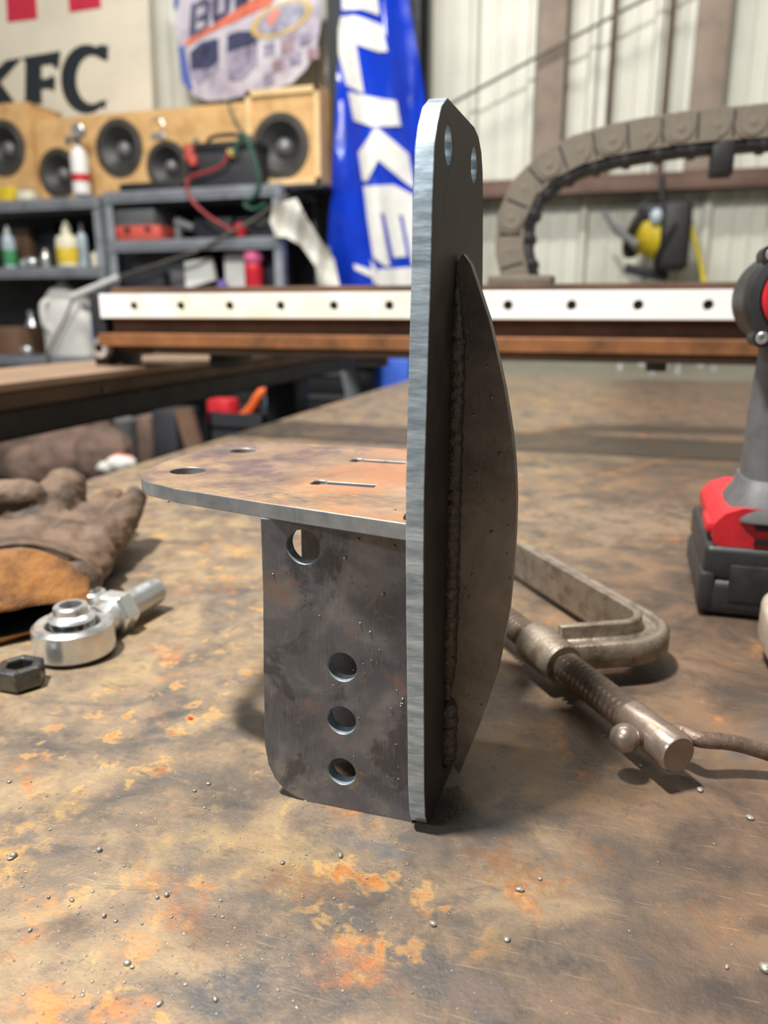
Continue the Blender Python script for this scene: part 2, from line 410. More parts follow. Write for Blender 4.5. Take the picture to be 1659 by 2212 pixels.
    def build(s, name, mats, parent=None, loc=None, smooth=True, bevel=0, ang=35, kind=None, label=None):
        bmesh.ops.remove_doubles(s.bm, verts=s.bm.verts, dist=1e-7)
        bmesh.ops.recalc_face_normals(s.bm, faces=s.bm.faces)
        o0 = ORG[parent.name] if parent else (Vector(loc) if loc is not None else Vector((0, 0, 0)))
        bmesh.ops.translate(s.bm, verts=s.bm.verts, vec=-o0)
        me = bpy.data.meshes.new(name); s.bm.to_mesh(me); s.bm.free()
        for m in (mats if isinstance(mats, (list, tuple)) else [mats]): me.materials.append(M[m] if isinstance(m, str) else m)
        if smooth:
            me.shade_smooth()
            me.set_sharp_from_angle(angle=math.radians(ang))
        ob = bpy.data.objects.new(name, me); COL.objects.link(ob)
        if parent: ob.parent = parent
        else: ob.location = o0
        ORG[ob.name] = o0.copy()
        if bevel:
            bv = ob.modifiers.new('bevel', 'BEVEL'); bv.width = bevel; bv.segments = 2; bv.limit_method = 'ANGLE'; bv.angle_limit = math.radians(40)
        if kind: ob['kind'] = kind
        if label: ob['label'] = label
        return ob
def thing(name, label, cat, loc, group=None):
    o = bpy.data.objects.new(name, None); COL.objects.link(o); o.location = loc; o.empty_display_size = .02
    ORG[o.name] = Vector(loc); return tag(o, label, cat, group)
def tag(o, label, cat, group=None):
    o['label'] = label; o['category'] = cat
    if group: o['group'] = group
    return o
def struct(o, label=None):
    o['kind'] = 'structure'
    if label: o['label'] = label
    return o
def inst(src, parent, delta, rot=None):
    """a further piece that shares its mesh with src"""
    c = src.copy(); COL.objects.link(c); c.parent = parent
    c.location = Vector(src.location) + Vector(delta)
    if rot: c.rotation_euler = rot
    ORG[c.name] = ORG[src.name]
    return c
def circ(cx, cy, r, n=36, ry=None):
    return [(cx+r*math.cos(2*math.pi*i/n), cy+(ry or r)*math.sin(2*math.pi*i/n)) for i in range(n)]
def rounded(pts, radii, seg=6):
    """polygon with rounded corners"""
    out = []; n = len(pts)
    for i in range(n):
        p = Vector(pts[i]).to_2d(); a = Vector(pts[i-1]).to_2d(); b = Vector(pts[(i+1) % n]).to_2d()
        r = radii[i] if isinstance(radii, (list, tuple)) else radii
        if r <= 0: out.append(tuple(p)); continue
        u, v = (a-p).normalized(), (b-p).normalized()
        th = u.angle(v); d = min(r/math.tan(th/2), .49*min((a-p).length, (b-p).length))
        rr = d*math.tan(th/2); c = p+(u+v).normalized()*(rr/math.sin(th/2))
        s0 = p+u*d-c; s1 = p+v*d-c
        a0 = math.atan2(s0.y, s0.x); a1 = math.atan2(s1.y, s1.x); da = (a1-a0+math.pi) % (2*math.pi)-math.pi
        for k in range(seg+1):
            t = a0+da*k/seg; out.append((c.x+rr*math.cos(t), c.y+rr*math.sin(t)))
    return out
def smooth_path(pts, n=8):
    """Catmull-Rom through the points"""
    P = [Vector(p) for p in pts]; P = [P[0]*2-P[1]] + P + [P[-1]*2-P[-2]]; out = []
    for i in range(1, len(P)-2):
        for k in range(n):
            t = k/n
            out.append(.5*((2*P[i]) + (-P[i-1]+P[i+1])*t + (2*P[i-1]-5*P[i]+4*P[i+1]-P[i+2])*t*t + (-P[i-1]+3*P[i]-3*P[i+1]+P[i+2])*t**3))
    out.append(P[-2]); return out
def face_prism(px, Y, t, mat, name, parent=None, loc=None, side=None, fn=None, **k):
    """outline on an upright plane at distance Y, of thickness t (going back)"""
    pts = [onY(x, y, Y) for x, y in px]
    m = MB(); m.plate([[(p.x, p.z) for p in pts]], fn or (lambda u, v, w_: Vector((u, Y+w_, v))), t, 0, 1 if side else 0)
    return m.build(name, [mat, side] if side else mat, parent, loc, **k)

# ================================================================== the setting
m = MB(); m.box((-4.5, -3.2, -.90), (2.6, 3.6, -.86)); struct(m.build('floor', 'floor'), 'dark concrete workshop floor')
WY = 3.42
m = MB(); m.box((-4.5, WY+.05, -.86), (2.6, WY+.09, 2.6)); wallb = struct(m.build('wall_back', 'wall'), 'cream ribbed sheet metal wall')
m = MB(); m.box((-4.54, -3.2, -.86), (-4.5, 3.55, 2.6)); struct(m.build('wall_left', 'wall'), 'plain cream side wall beyond the shelving')
m = MB(); m.box((2.6, -3.2, -.86), (2.64, 3.55, 2.6)); struct(m.build('wall_right', 'wall'), 'plain cream side wall beyond the table')
# ribbed sheets: each one a piece of the wall
def sheet_profile(x0, wdt):
    pts = []; x = x0
    for k in range(3):
        q = wdt/3; a = x0+k*q
        pts += [(a, 0), (a+.012, -.024), (a+.034, -.024), (a+.046, 0)]
        for j in (1, 2):
            c = a+.046+(q-.046)*j/3
            pts += [(c-.014, 0), (c-.008, -.005), (c+.008, -.005), (c+.014, 0)]
    pts.append((x0+wdt, 0)); return pts
def wall_sheet(x0, wdt):
    m = MB(); pr = sheet_profile(x0, wdt)
    lo = [m.bm.verts.new((x, WY+.045+y, -.86)) for x, y in pr]; hi = [m.bm.verts.new((x, WY+.045+y, 2.6)) for x, y in pr]
    for i in range(len(pr)-1): m.bm.faces.new((lo[i], lo[i+1], hi[i+1], hi[i]))
    return m.build('wall_sheet', 'wall', wallb, smooth=False)
first = wall_sheet(-4.5, .71)
for k in range(1, 10): inst(first, wallb, (.71*k, 0, 0))
# brown posts and the red purlin
for a, b in ((-.422, -.317), (.150, .262), (.70, .80), (-1.02, -.92)):
    m = MB(); m.box((a, WY-.06, .705), (b, WY+.02, 2.6), .004); struct(m.build('trim_1', 'stud'), 'brown timber wall post standing on the purlin')
for a in (-.155, .05):
    m = MB(); m.box((a, WY-.02, .705), (a+.016, WY+.02, 2.6), .003); struct(m.build('trim_3', 'shaderust'), 'narrow dark strip drawing a gap line on the ribbed wall')  # thin strips added to draw the dark lines along the ribs
m = MB(); m.box((-4.4, WY-.075, .638), (2.6, WY+.02, .648)); m.box((-4.4, WY-.075, .648), (2.6, WY-.065, .690)); m.box((-4.4, WY-.075, .690), (2.6, WY+.02, .702))
struct(m.build('trim_2', 'purlin', bevel=.002), 'red brown steel purlin across the ribbed wall')
# dark steel column behind the banner; right part also stands for its shaded fold
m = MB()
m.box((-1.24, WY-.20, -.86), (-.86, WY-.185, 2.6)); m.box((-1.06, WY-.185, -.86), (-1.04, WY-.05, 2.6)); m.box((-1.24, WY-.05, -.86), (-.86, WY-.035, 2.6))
struct(m.build('trim_4', 'blacksteel'), 'dark steel column behind the blue banner, its right part standing in for a shaded fold')

# ================================================================== welding table
tb = thing('welding_table', 'large rusty steel plate welding table with scorch marks and grinding dust', 'table', (0, 0, -.86))
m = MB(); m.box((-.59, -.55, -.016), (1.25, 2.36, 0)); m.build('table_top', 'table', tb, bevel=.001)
m = MB()
for lo, hi in (((-.56, -.5, -.09), (-.51, 2.3, -.016)), ((1.15, -.5, -.09), (1.2, 2.3, -.016)), ((-.51, -.5, -.09), (1.15, -.45, -.016)), ((-.51, 2.25, -.09), (1.15, 2.3, -.016)), ((-.51, .9, -.09), (1.15, .95, -.016))):
    m.box(lo, hi)
m.build('apron_frame', 'blacksteel', tb)
leg = None
for x in (-.56, 1.14):
    for y in (-.49, 2.24):
        m = MB(); m.box((x, y, -.86), (x+.06, y+.06, -.085), .004); m.build('leg', 'blacksteel', tb)
# grey plate bench beyond it
gb = thing('steel_bench', 'grey green steel bench butted against the far end of the rusty table', 'bench', (0, 2.7, -.86))
m = MB(); m.box((-.57, 2.375, -.014), (1.25, 3.15, 0)); m.build('bench_top', 'greyplate', gb, bevel=.001)
for x in (-.54, 1.16):
    for y in (2.40, 3.05):
        m = MB(); m.box((x, y, -.86), (x+.05, y+.05, -.014), .004); m.build('leg', 'blacksteel', gb)

# ================================================================== the bracket
BX, BY = -.0592, .2455
T = .00635
br = thing('steel_bracket', 'welded steel plate bracket with drilled holes standing upright on the rusty table', 'bracket', (BX, BY, 0))
# upright: outline in (Y, Z); right face at BX, thickness goes left
near = [(.2400, .0210), (.2385, .045), (.2372, .065), (.2356, .088), (.2343, .114), (.2340, .137), (.2356, .162), (.2368, .183), (.2383, .198), (.2392, .221), (.2409, .238), (.2440, .2445), (.2490, .2506), (.2567, .2546)]
far = [(.3000, .2550), (.3085, .2535), (.3150, .2495), (.3190, .2430), (.3215, .2340), (.3245, .215), (.3270, .195), (.3265, .140), (.3255, .09), (.3245, .04), (.3225, .022), (.3160, .0090), (.3060, .0025), (.2950, 0)]
foot = [(.2560, 0), (.2500, .0008), (.2450, .0035), (.2420, .0085)]
h1 = circ(.2592, .2415, .0057); h2 = circ(.3015, .2425, .0060)
m = MB(); m.plate([near+far+foot, h1, h2], lambda u, v, w_: Vector((BX-T+w_, u, v)), T)
m.build('upright_plate', ['vface', 'edge'], br, bevel=.0004, label='tall upright plate with two holes near its top and a bright torch-cut edge')
# horizontal shelf plate, outline in (X, Y)
HZ = .1227
hp = [(BX-T, .2362), (-.121, .2480), (-.1673, .2592), (-.1848, .2665), (-.1925, .2730), (-.1975, .2810), (-.2015, .2950), (-.2035, .317), (-.2045, .345), (-.2035, .356), (-.2000, .3655), (-.1946, .3707), (-.1788, .3722), (BX-T, .3722)]
def slot(x0, x1, y):
    return [(x0, y-.0030), (x0+.0015, y-.0042), (x0+.0040, y-.0040), (x0+.0050, y-.0024), (x1, y-.0024), (x1, y+.0030), (x0+.0050, y+.0030), (x0+.0040, y+.0042), (x0+.0015, y+.0042), (x0, y+.0030)]
m = MB(); m.plate([hp, circ(-.1812, .2915, .0078), circ(-.1815, .3440, .0066), slot(-.1200, -.0930, .2865), slot(-.1210, -.0945, .3365)], lambda u, v, w_: Vector((u, v, HZ-.0060+w_)), .0060)
m.build('shelf_plate', ['htop', 'hedge'], br, bevel=.0004, label='horizontal plate with heat tint, two round holes and two slots')
# two drilled webs below it, outline in (X, Z)
def web(Y, name):
    o = [(BX-T, HZ-.0060), (-.1251, HZ-.0060), (-.1254, .087), (-.1266, .055), (-.1274, .022), (-.1262, .0135), (-.1236, .0078), (-.1197, .0036), (-.1150, .0012), (-.1095, 0), (BX-T, 0)]
    m = MB(); m.plate([o, circ(-.1083, .1071, .0066), circ(-.0938, .0612, .0058), circ(-.0944, .0388, .0058), circ(-.0946, .0165, .0057)], lambda u, v, w_: Vector((u, Y+w_, v)), .0058)
    return m.build(name, ['web', 'edge'], br, bevel=.0003, label='drilled web plate with a column of round holes')
web(.2482, 'web_plate'); web(.2850, 'web_plate')
# curved rib on the far side
rp = [(-.0592, .2060), (-.0571, .2100), (-.0542, .2063), (-.0513, .1989), (-.0491, .1929), (-.0473, .1882), (-.0461, .1841), (-.0431, .1729), (-.0408, .1640), (-.0390, .1552), (-.0376, .1480), (-.0365, .1403), (-.0356, .1320), (-.0350, .1236), (-.0348, .1108), (-.0349, .1030), (-.0353, .0920), (-.0358, .0810), (-.0374, .0670), (-.0395, .0535), (-.0428, .0405), (-.0463, .0282), (-.0504, .0156), (-.0533, .0068), (-.0592, .0150)]
m = MB(); m.plate([rp], lambda u, v, w_: Vector((u, .2745+w_, v)), .006)
m.build('curved_rib', ['rib', 'rib'], br, bevel=.0004, label='bow-shaped rib plate welded down the upright')
# welds: rows of overlapping ripples
def weld(a, b, r, name='weld_bead', step=.0009, sq=1.0):
    a, b = Vector(a), Vector(b); L = (b-a).length; k = max(4, int(L/step)); P = []; R = []
    for i in range(k+1):
        t = i/k; ph = (i*step/.0042) % 1
        R.append(r*(.90+.10*math.sin(math.pi*ph)+.10*mnoise.noise((i*.37, r*999, a.z*50))) * min(1, .15+6*min(t, 1-t)))
        P.append(a.lerp(b, t) + Vector((.0004*mnoise.noise((i*.21, 3, 1)), .0004*mnoise.noise((i*.23, 7, 1)), 0)))
    m = MB(); m.tube(P, R, 12); return m.build(name, 'weld', br)
weld((BX+.0004, .2735, .203), (BX+.0004, .2735, .034), .0038)
weld((BX+.0006, .2735, .042), (BX+.0006, .2728, .010), .0044)
weld((BX-T-.0003, .2478, .082), (BX-T-.0003, .2478, .0), .0014)
weld((BX-T-.0006, .2400, HZ+.0004), (BX-T-.0006, .2470, HZ+.0004), .0022)
weld((BX-T-.0003, .285, HZ), (BX-T-.0003, .320, HZ), .0024)
weld((BX+.0006, .281, .200), (BX+.0006, .281, .02), .003)
# spatter beads stuck to the plates
m = MB()
for _ in range(46):
    z = random.uniform(.03, .19); x0 = BX+.004; x1 = {0: .006, 1: .012, 2: .018, 3: .022, 4: .022, 5: .018, 6: .013}[min(6, int((.205-z)/.03))]
    m.sphere((x0+random.random()**1.6*x1, .2743, z), random.choice((.00022, .0003, .0003, .0005)), 1)
for px, py, r in ((1012, 777, .0006), (1062, 858, .0006), (1080, 981, .0008), (1062, 1150, .0007), (1014, 1030, .0005), (1028, 1020, .0005), (1053, 791, .0005)):
    p = onY(px, py, .2742); m.sphere(p, r, 2)
m.build('spatter_beads', 'spatter', br, kind='stuff')
m = MB()
for px, py, r in ((774, 1165, .0006), (852, 1180, .0005), (745, 1205, .0007), (827, 1283, .0007), (778, 1346, .0004), (870, 1510, .0005), (870, 1520, .0004), (790, 1268, .0003), (590, 1240, .0004), (866, 1525, .0004), (690, 1330, .0003), (800, 1365, .0005), (720, 1480, .0003), (845, 1530, .0003)):
    m.sphere(onY(px, py, .2480), r, 2)
for _ in range(40):
    m.sphere((random.uniform(-.09, -.067), .2480, random.uniform(.004, .1)), random.choice((.00015, .0002, .0003)), 1)
m.sphere(onZ(853, 1101, HZ), .0006, 2); m.sphere(onZ(832, 997, HZ+.0003), .0005, 2); m.sphere((-.1725, .2615, HZ-.0062), .0006, 2)
m.build('spatter_beads', 'spatter', br, kind='stuff')

# ================================================================== dust and chips on the table
m = MB()
def dot(px, py, r, sub=1):
    p = onZ(px, py, 0); m.sphere((p.x, p.y, r*.45), r, sub, (random.uniform(.7, 1.5), random.uniform(.7, 1.3), random.uniform(.5, .8)), Matrix.Rotation(random.random()*6, 3, 'Z'))
for _ in range(1500):
    px = random.uniform(-20, 1680)*random.uniform(.35, 1); py = random.uniform(1500, 2212)
    if random.random() < (.9 if px < 800 else .45): dot(px, py, random.choice((.00012, .00015, .0002, .0003)))
for _ in range(170):
    dot(random.uniform(0, 900), random.uniform(1640, 2212), random.uniform(.0003, .00055))
for px, py, r in ((345, 2170, .0010), (65, 2010, .0008), (20, 1690, .0010), (30, 1850, .0014), (22, 1856, .0010), (215, 1838, .0013), (275, 2082, .0010), (285, 2090, .0008), (935, 1998, .0012), (1095, 2030, .0011), (1166, 1900, .0008), (1122, 1924, .0012), (1385, 1655, .0010),
                  (1512, 1708, .0013), (1620, 1768, .0013), (1655, 2095, .0016), (503, 1358, .0011), (610, 1865, .0010), (420, 1710, .0008), (735, 1850, .0012), (450, 1695, .0009), (225, 1980, .0010), (155, 1945, .0008), (105, 1940, .0008), (360, 1935, .0012), (250, 1990, .0007), (465, 2160, .0009), (340, 1940, .0008), (1570, 2090, .0008)):
    dot(px, py, r, 2)
tag(m.build('metal_grit', 'spatter', kind='stuff'), 'fine metal grit and weld spatter scattered on the rusty table', 'grit')
p = onZ(411, 1553, 0); m = MB(); m.sphere((p.x, p.y, .0006), .0013, 1, (1.3, .8, .5)); tag(m.build('plastic_chip', 'chip_red', loc=(p.x, p.y, 0)), 'tiny red plastic chip lying on the rusty table', 'chip')
for i, (px, py) in enumerate(((1338, 798), (1385, 792), (1437, 795), (1408, 806), (1463, 806), (1512, 794), (1540, 802))):
    p = onZ(px, py, 0); p.y = max(p.y, 2.42); m = MB()
    m.lathe([(.013, 0), (.013, .010), (.010, .012), (.008, .012), (.008, .034), (.007, .036)], (p.x, p.y, 0), (0, 0, 1), 6)
    o = m.build('loose_bolt', 'chrome', loc=(p.x, p.y, 0)); tag(o, 'small plated bolt standing head down on the grey green bench', 'bolt', 'bolts on the far bench')

# ================================================================== C-clamp
cl = thing('c_clamp', 'grey brown cast C-clamp lying on the table beside the bracket', 'clamp', (0, .44, 0))
ZC = .0175
P1 = onZ(1452, 1620, ZC); boss = onZ(1184, 1410, ZC); ax = (P1-boss).normalized()
A = boss - ax*.155                       # anvil end, hidden behind the bracket
side_ = Vector((.79, .613, 0))           # across the screw, towards the spine
if side_.dot(ax) > .2: side_ = (side_-ax*side_.dot(ax)).normalized()
W_ = .066
raw = [A+side_*.004, A+side_*W_-ax*.004, boss+side_*W_+ax*.012, boss+side_*.008]
pts2 = rounded([(v.x, v.y) for v in raw], [0, .016, .020, 0], 9)
pth = [Vector((x, y, ZC)) for x, y in pts2]
sec = [(-.0070, -.0125), (-.0025, -.0125), (-.0018, -.0045), (.0050, -.0040), (.0075, -.0072), (.0105, -.0072), (.0125, -.0045), (.0125, .0045), (.0105, .0072), (.0075, .0072), (.0050, .0040), (-.0018, .0045), (-.0025, .0125), (-.0070, .0125)]
# outward has to be away from the screw
a0 = (pth[1]-pth[0]).normalized().cross(Vector((0, 0, 1)))
sgn = 1 if a0.dot(-ax) > 0 else -1
m = MB(); m.sweep(pth, [(sgn*o, z) for o, z in sec]); m.build('clamp_frame', 'cast', cl, bevel=.0009, ang=40)
m = MB(); m.lathe([(.0085, 0), (.0112, .0012), (.0112, .030), (.0102, .032), (.0083, .032)], boss-ax*.016, ax, 32); m.build('screw_collar', 'cast', cl)
# threaded screw
prof = [(.0062, 0)]; h = 0; s0 = boss-ax*.105; SL = .105+(P1-boss).length-.026
while h < SL-.004:
    prof += [(.0054, h+.0002), (.0070, h+.0009), (.0079, h+.0019), (.0070, h+.0029), (.0054, h+.0036)]; h += .0038
m = MB(); m.lathe(prof+[(.0062, h), (.0062, h+.001)], s0, ax, 28); m.build('threaded_screw', 'screw', cl, ang=60)
e0 = s0+ax*(h); e1 = P1+ax*.004
m = MB(); m.lathe([(.0070, -.001), (.0082, .0006), (.0082, (e1-e0).length-.0012), (.0074, (e1-e0).length), (0, (e1-e0).length)], e0, ax, 32, caps=False); m.build('screw_head', 'screw', cl)
m = MB(); m.lathe([(0, 0), (.008, 0), (.0105, .004), (.0105, .009), (.006, .012), (0, .012)], s0-ax*.010, ax, 24, caps=False); m.build('swivel_pad', 'cast', cl)
m = MB(); m.lathe([(.010, 0), (.010, .012), (.008, .014)], A-ax*.002, ax, 24); m.build('anvil', 'cast', cl)
hb = e0.lerp(e1, .52); pf_ = Vector((ax.y, -ax.x, 0)).normalized(); pf_ = pf_ if pf_.y < 0 else -pf_
bl = hb + pf_*.0150 + Vector((0, 0, .002))
m = MB(); bp = smooth_path([bl, hb, hb-pf_*.012, onZ(1510, 1597, ZC), onZ(1590, 1606, ZC-.002), onZ(1700, 1640, ZC-.008), onZ(1790, 1672, .006)], 6); m.tube(bp, .0034, 14); m.build('handle_bar', 'bar', cl)
m = MB(); m.sphere(bl, .0062, 3); m.build('handle_ball', 'screw', cl)

# pale casting at the right edge
lp = thing('locking_clamp', 'pale nickel clamp jaw resting on the table in front of the red cordless driver', 'clamp', (.10, .44, 0))
q0 = [onZ(1640, 1290, .030), onZ(1624, 1330, .022), onZ(1640, 1385, .014), onZ(1680, 1440, .010)]
cen = [Vector((.098, .462, .026)), Vector((.0885, .452, .022)), Vector((.0880, .435, .018)), Vector((.0935, .418, .013)), Vector((.106, .405, .010)), Vector((.150, .395, .010))]
m = MB(); m.sweep(smooth_path(cen, 6), rounded([(-.006, -.009), (.006, -.009), (.006, .014), (-.006, .014)], .004, 3)); m.build('jaw', 'pale', lp)
m = MB(); m.sweep([Vector((.150, .395, .010)), Vector((.20, .40, .010)), Vector((.26, .42, .010))], rounded([(-.006, -.009), (.006, -.009), (.006, .009), (-.006, .009)], .003, 3)); m.build('lever', 'pale', lp)

# ================================================================== rod end, nut, spacer
rd = Vector((.075, .997, .03)).normalized()
RC = Vector((-.2905, .3365, .0105))
ro = thing('rod_end', 'shiny zinc plated rod end joint lying beside the glove cuff', 'rod end', (RC.x, RC.y, 0))
up = Vector((0, 0, 1))
m = MB(); m.lathe([(.0150, -.0085), (.0200, -.0095), (.0222, -.0075), (.0226, 0), (.0222, .0075), (.0200, .0095), (.0158, .0088), (.0150, .0080), (.0150, -.0085)], RC, up, 56, caps=False); m.build('head_ring', 'chrome', ro)
m = MB(); m.lathe([(.0090, -.011), (.0138, -.006), (.0150, 0), (.0138, .006), (.0112, .0105), (.0090, .0115), (.0060, .0115), (.0060, -.011), (.0090, -.011)], RC, up, 40, caps=False); m.build('ball', 'ballst', ro)
m = MB(); m.lathe([(.0068, .0105), (.0125, .0112), (.0128, .0135), (.0100, .0150), (.0095, .0185), (.0085, .0195), (.0062, .0195), (.0060, .0105)], RC, up, 36, caps=False); m.build('misalignment_spacer', 'chrome', ro)
s0_ = RC+rd*.0205
m = MB(); m.lathe([(.0120, -.004), (.0105, .002), (.0094, .006), (.0092, .012), (.0092, .018)], s0_, rd, 32); m.build('shank', 'chrome', ro)
prof = [(.0080, .018)]; h = .018
while h < .052: prof += [(.0088, h+.0005), (.0084, h+.0010)]; h += .0010
prof += [(.0087, .0525), (.0080, .0545), (0, .0545)]
m = MB(); m.lathe(prof, s0_, rd, 36, caps=False); m.build('threaded_stud', 'chrome', ro, ang=80)
m = MB(); m.lathe([(.0120, .0095), (.0142, .011), (.0142, .0205), (.0120, .022)], s0_, rd, 6); m.build('jam_nut', 'chrome', ro, smooth=False, bevel=.0008)
p = onZ(24, 1472, .006)
m = MB(); m.lathe([(.0105, .0005), (.0125, .0018), (.0125, .0112), (.0105, .0125), (.0078, .0125), (.0068, .0115), (.0068, .0005)], (p.x-.001, p.y+.008, 0), up, 6, caps=False)
nut = m.build('hex_nut', 'darknut', loc=(p.x-.001, p.y+.008, 0), smooth=False, bevel=.0007); tag(nut, 'dark steel hex nut on the table beside the rod end ring', 'nut')
p = onZ(190, 1306, .014)
m = MB(); m.lathe([(.0085, 0), (.0085, .018), (.0075, .019), (.0055, .019), (.005, .018), (.005, 0)], (p.x-.004, p.y+.010, .0), up, 28, caps=False)
tag(m.build('spacer_bushing', 'chrome', loc=(p.x-.004, p.y+.010, 0)), 'small plated spacer bushing behind the rod end under the glove', 'bushing')

# ================================================================== leather gloves
def capsules(m, chain, radii, flat=1.0):
    """overlapping lumps along a chain, fused afterwards by remeshing"""
    P = [Vector(p) for p in chain]
    for i in range(len(P)-1):
        L = (P[i+1]-P[i]).length; k = max(2, int(L/.006))
        for j in range(k+1):
            t = j/k; r = radii[i]*(1-t)+radii[i+1]*t
            m.sphere(P[i].lerp(P[i+1], t), r, 2, (1, 1, flat))
def skin_over(o, voxel, sm, amp, size, seed=0):
    r = o.modifiers.new('fuse', 'REMESH'); r.mode = 'VOXEL'; r.voxel_size = voxel; r.use_smooth_shade = True
    s = o.modifiers.new('soften', 'SMOOTH'); s.iterations = sm; s.factor = .5
    for k, (a, z) in enumerate(((amp, size), (amp*.45, size*.35))):
        t = bpy.data.textures.new('creases', 'CLOUDS'); t.noise_scale = z; t.noise_depth = 3
        d = o.modifiers.new('creases', 'DISPLACE'); d.texture = t; d.strength = a; d.mid_level = .5; d.texture_coords = 'LOCAL'
gl = thing('work_glove', 'worn brown leather work glove with a tan suede cuff lying palm down', 'glove', (-.42, .47, 0))
GO = Vector((-.392, .414, 0)); e1 = Vector((-.447, .894, 0)); e2 = Vector((.894, .447, 0))
def G3(f, r, z): return GO + e1*f + e2*r + Vector((0, 0, z))
m = MB()
for f in (-.045, -.02, .005, .03, .055):
    for r in (-.048, -.024, 0, .022, .042):
        k = abs(r+.004)/.05
        m.sphere(G3(f, r*(1-.05*(f > .04)), .021+.006*(1-k*k)), .021-.004*k, 2, (1.15, 1.15, .92))
capsules(m, [G3(.030, .044, .020), G3(.066, .054, .028), G3(.100, .060, .040)], [.0165, .0140, .0105])        # little finger
capsules(m, [G3(.050, .026, .022), G3(.088, .034, .030), G3(.124, .040, .034)], [.0165, .0150, .0110])        # ring
capsules(m, [G3(.056, .000, .024), G3(.096, .002, .044), G3(.128, .002, .046), G3(.134, .002, .026)], [.017, .0175, .017, .014])   # middle, arched
capsules(m, [G3(.055, -.030, .024), G3(.092, -.042, .030), G3(.116, -.050, .024)], [.017, .016, .014])        # index
capsules(m, [G3(.000, -.046, .024), G3(.030, -.052, .040), G3(.060, -.040, .052), G3(.068, -.014, .052)], [.018, .0175, .0165, .0145])   # thumb folded over
hand = m.build('hand', 'leather', gl); skin_over(hand, .0026, 4, .007, .026)
# cuff: flattened suede gauntlet, turning its opening towards the rod end
cend = Vector((-.345, .322, 0)); wend = Vector((.62, .785, 0)).normalized()
secs = []
for k, (t, wx, wz) in enumerate(((0, .050, .0225), (.2, .053, .0240), (.38, .056, .0235), (.42, .058, .0238), (.7, .061, .0210), (.93, .063, .0135), (1.0, .063, .0110))):
    c = (G3(-.02, -.004, 0)*(1-t)**2 + G3(-.075, -.004, 0)*(2*t*(1-t)) + cend*t*t); wd = (e2*(1-t)+wend*t).normalized()
    secs.append((c + Vector((0, 0, wz+.002)), wd, wx, wz, k))
def cuff_ring(c, wd, wx, wz, n=48, ph=0):
    return [c + wd*(wx*math.cos(2*math.pi*i/n)*(1+.03*math.sin(3*2*math.pi*i/n+ph))) + Vector((0, 0, 1))*(wz*math.sin(2*math.pi*i/n)*(1+.06*math.sin(5*2*math.pi*i/n+ph))) for i in range(n)]
rings = [cuff_ring(c, wd, wx, wz, 48, .8*k) for c, wd, wx, wz, k in secs]
rings += [cuff_ring(c, wd, wx-.003, wz-.003, 48, .8*k) for c, wd, wx, wz, k in secs[::-1]]
m = MB(); V = [[m.bm.verts.new(v) for v in r] for r in rings]
for q, (A_, B_) in enumerate(zip(V, V[1:])):
    for i in range(48): m.bm.faces.new((A_[i], A_[(i+1) % 48], B_[(i+1) % 48], B_[i])).material_index = 1 if q > 6 else (2 if q < 3 else 0)
m.bm.faces.new(V[-1]).material_index = 1
cuff = m.build('cuff', ['suede', 'lining', 'leather'], gl, label='tan suede cuff with a dark opening')
sb = cuff.modifiers.new('sub', 'SUBSURF'); sb.levels = sb.render_levels = 2
t_ = bpy.data.textures.new('cuff_folds', 'CLOUDS'); t_.noise_scale = .03; t_.noise_depth = 3
d_ = cuff.modifiers.new('folds', 'DISPLACE'); d_.texture = t_; d_.strength = .005; d_.texture_coords = 'LOCAL'
c_, wd_, wx_, wz_, _k = secs[3]; rg = cuff_ring(c_, wd_, wx_+.0015, wz_+.0012, 60, .8*3)
m = MB(); m.tube([v for v in rg if v.z > .014], .0016, 8); m.build('seam', 'leather', gl)
# second glove, only a finger of it in view
g2 = thing('work_glove', 'dark leather glove finger poking up behind the first glove', 'glove', (-.66, .60, .0))
m = MB(); capsules(m, [(-.575, .50, .02), (-.562, .535, .045), (-.558, .545, .070)], [.020, .020, .018]); capsules(m, [(-.575, .50, .022), (-.57, .46, .022), (-.57, .42, .022)], [.022, .026, .028])
capsules(m, [(-.575, .50, .02), (-.58, .56, .02)], [.02, .016])
for x, y in ((-.585, .44), (-.60, .47), (-.575, .455), (-.60, .42), (-.57, .42), (-.61, .45), (-.58, .40)): m.sphere((x, y, .021), .024, 2, (1.2, 1.2, .8))
capsules(m, [(-.61, .47, .02), (-.640, .51, .03), (-.655, .54, .02)], [.016, .015, .012]); capsules(m, [(-.60, .48, .02), (-.612, .53, .032), (-.62, .57, .02)], [.016, .015, .012])
h2_ = m.build('hand', 'leather', g2); skin_over(h2_, .0035, 4, .008, .03)

# ================================================================== cordless driver
dr = thing('cordless_driver', 'red and black cordless driver standing on its battery at the table edge', 'power tool', (.0925, .53, 0))
CXD, Y0 = .0935, .503
m = MB(); m.box((CXD-.0385, Y0, .0015), (CXD+.0385, Y0+.118, .026), .006, seg=3); m.box((CXD-.0375, Y0+.0015, .024), (CXD+.0375, Y0+.115, .047), .004, seg=3)
m.build('battery_pack', 'dblack', dr, label='black battery pack')
for x in (-.0395, .030): m = MB(); m.box((CXD+x, Y0-.001, .004), (CXD+x+.0095, Y0+.020, .030), .003); m.build('battery_bumper', 'dblack', dr)
m = MB(); m.box((CXD-.022, Y0-.0008, .012), (CXD+.022, Y0+.002, .036), .001); m.build('battery_label', 'dblack', dr)
m = MB()
fo = [(-.0335, .047), (.0335, .047), (.0345, .060), (.028, .068), (.018, .072), (-.018, .072), (-.028, .068), (-.0345, .060)]
m.plate([rounded([(CXD+u, v) for u, v in fo], .004, 3)], lambda u, v, w_: Vector((u, Y0+.004+w_, v)), .100, 0, 0)
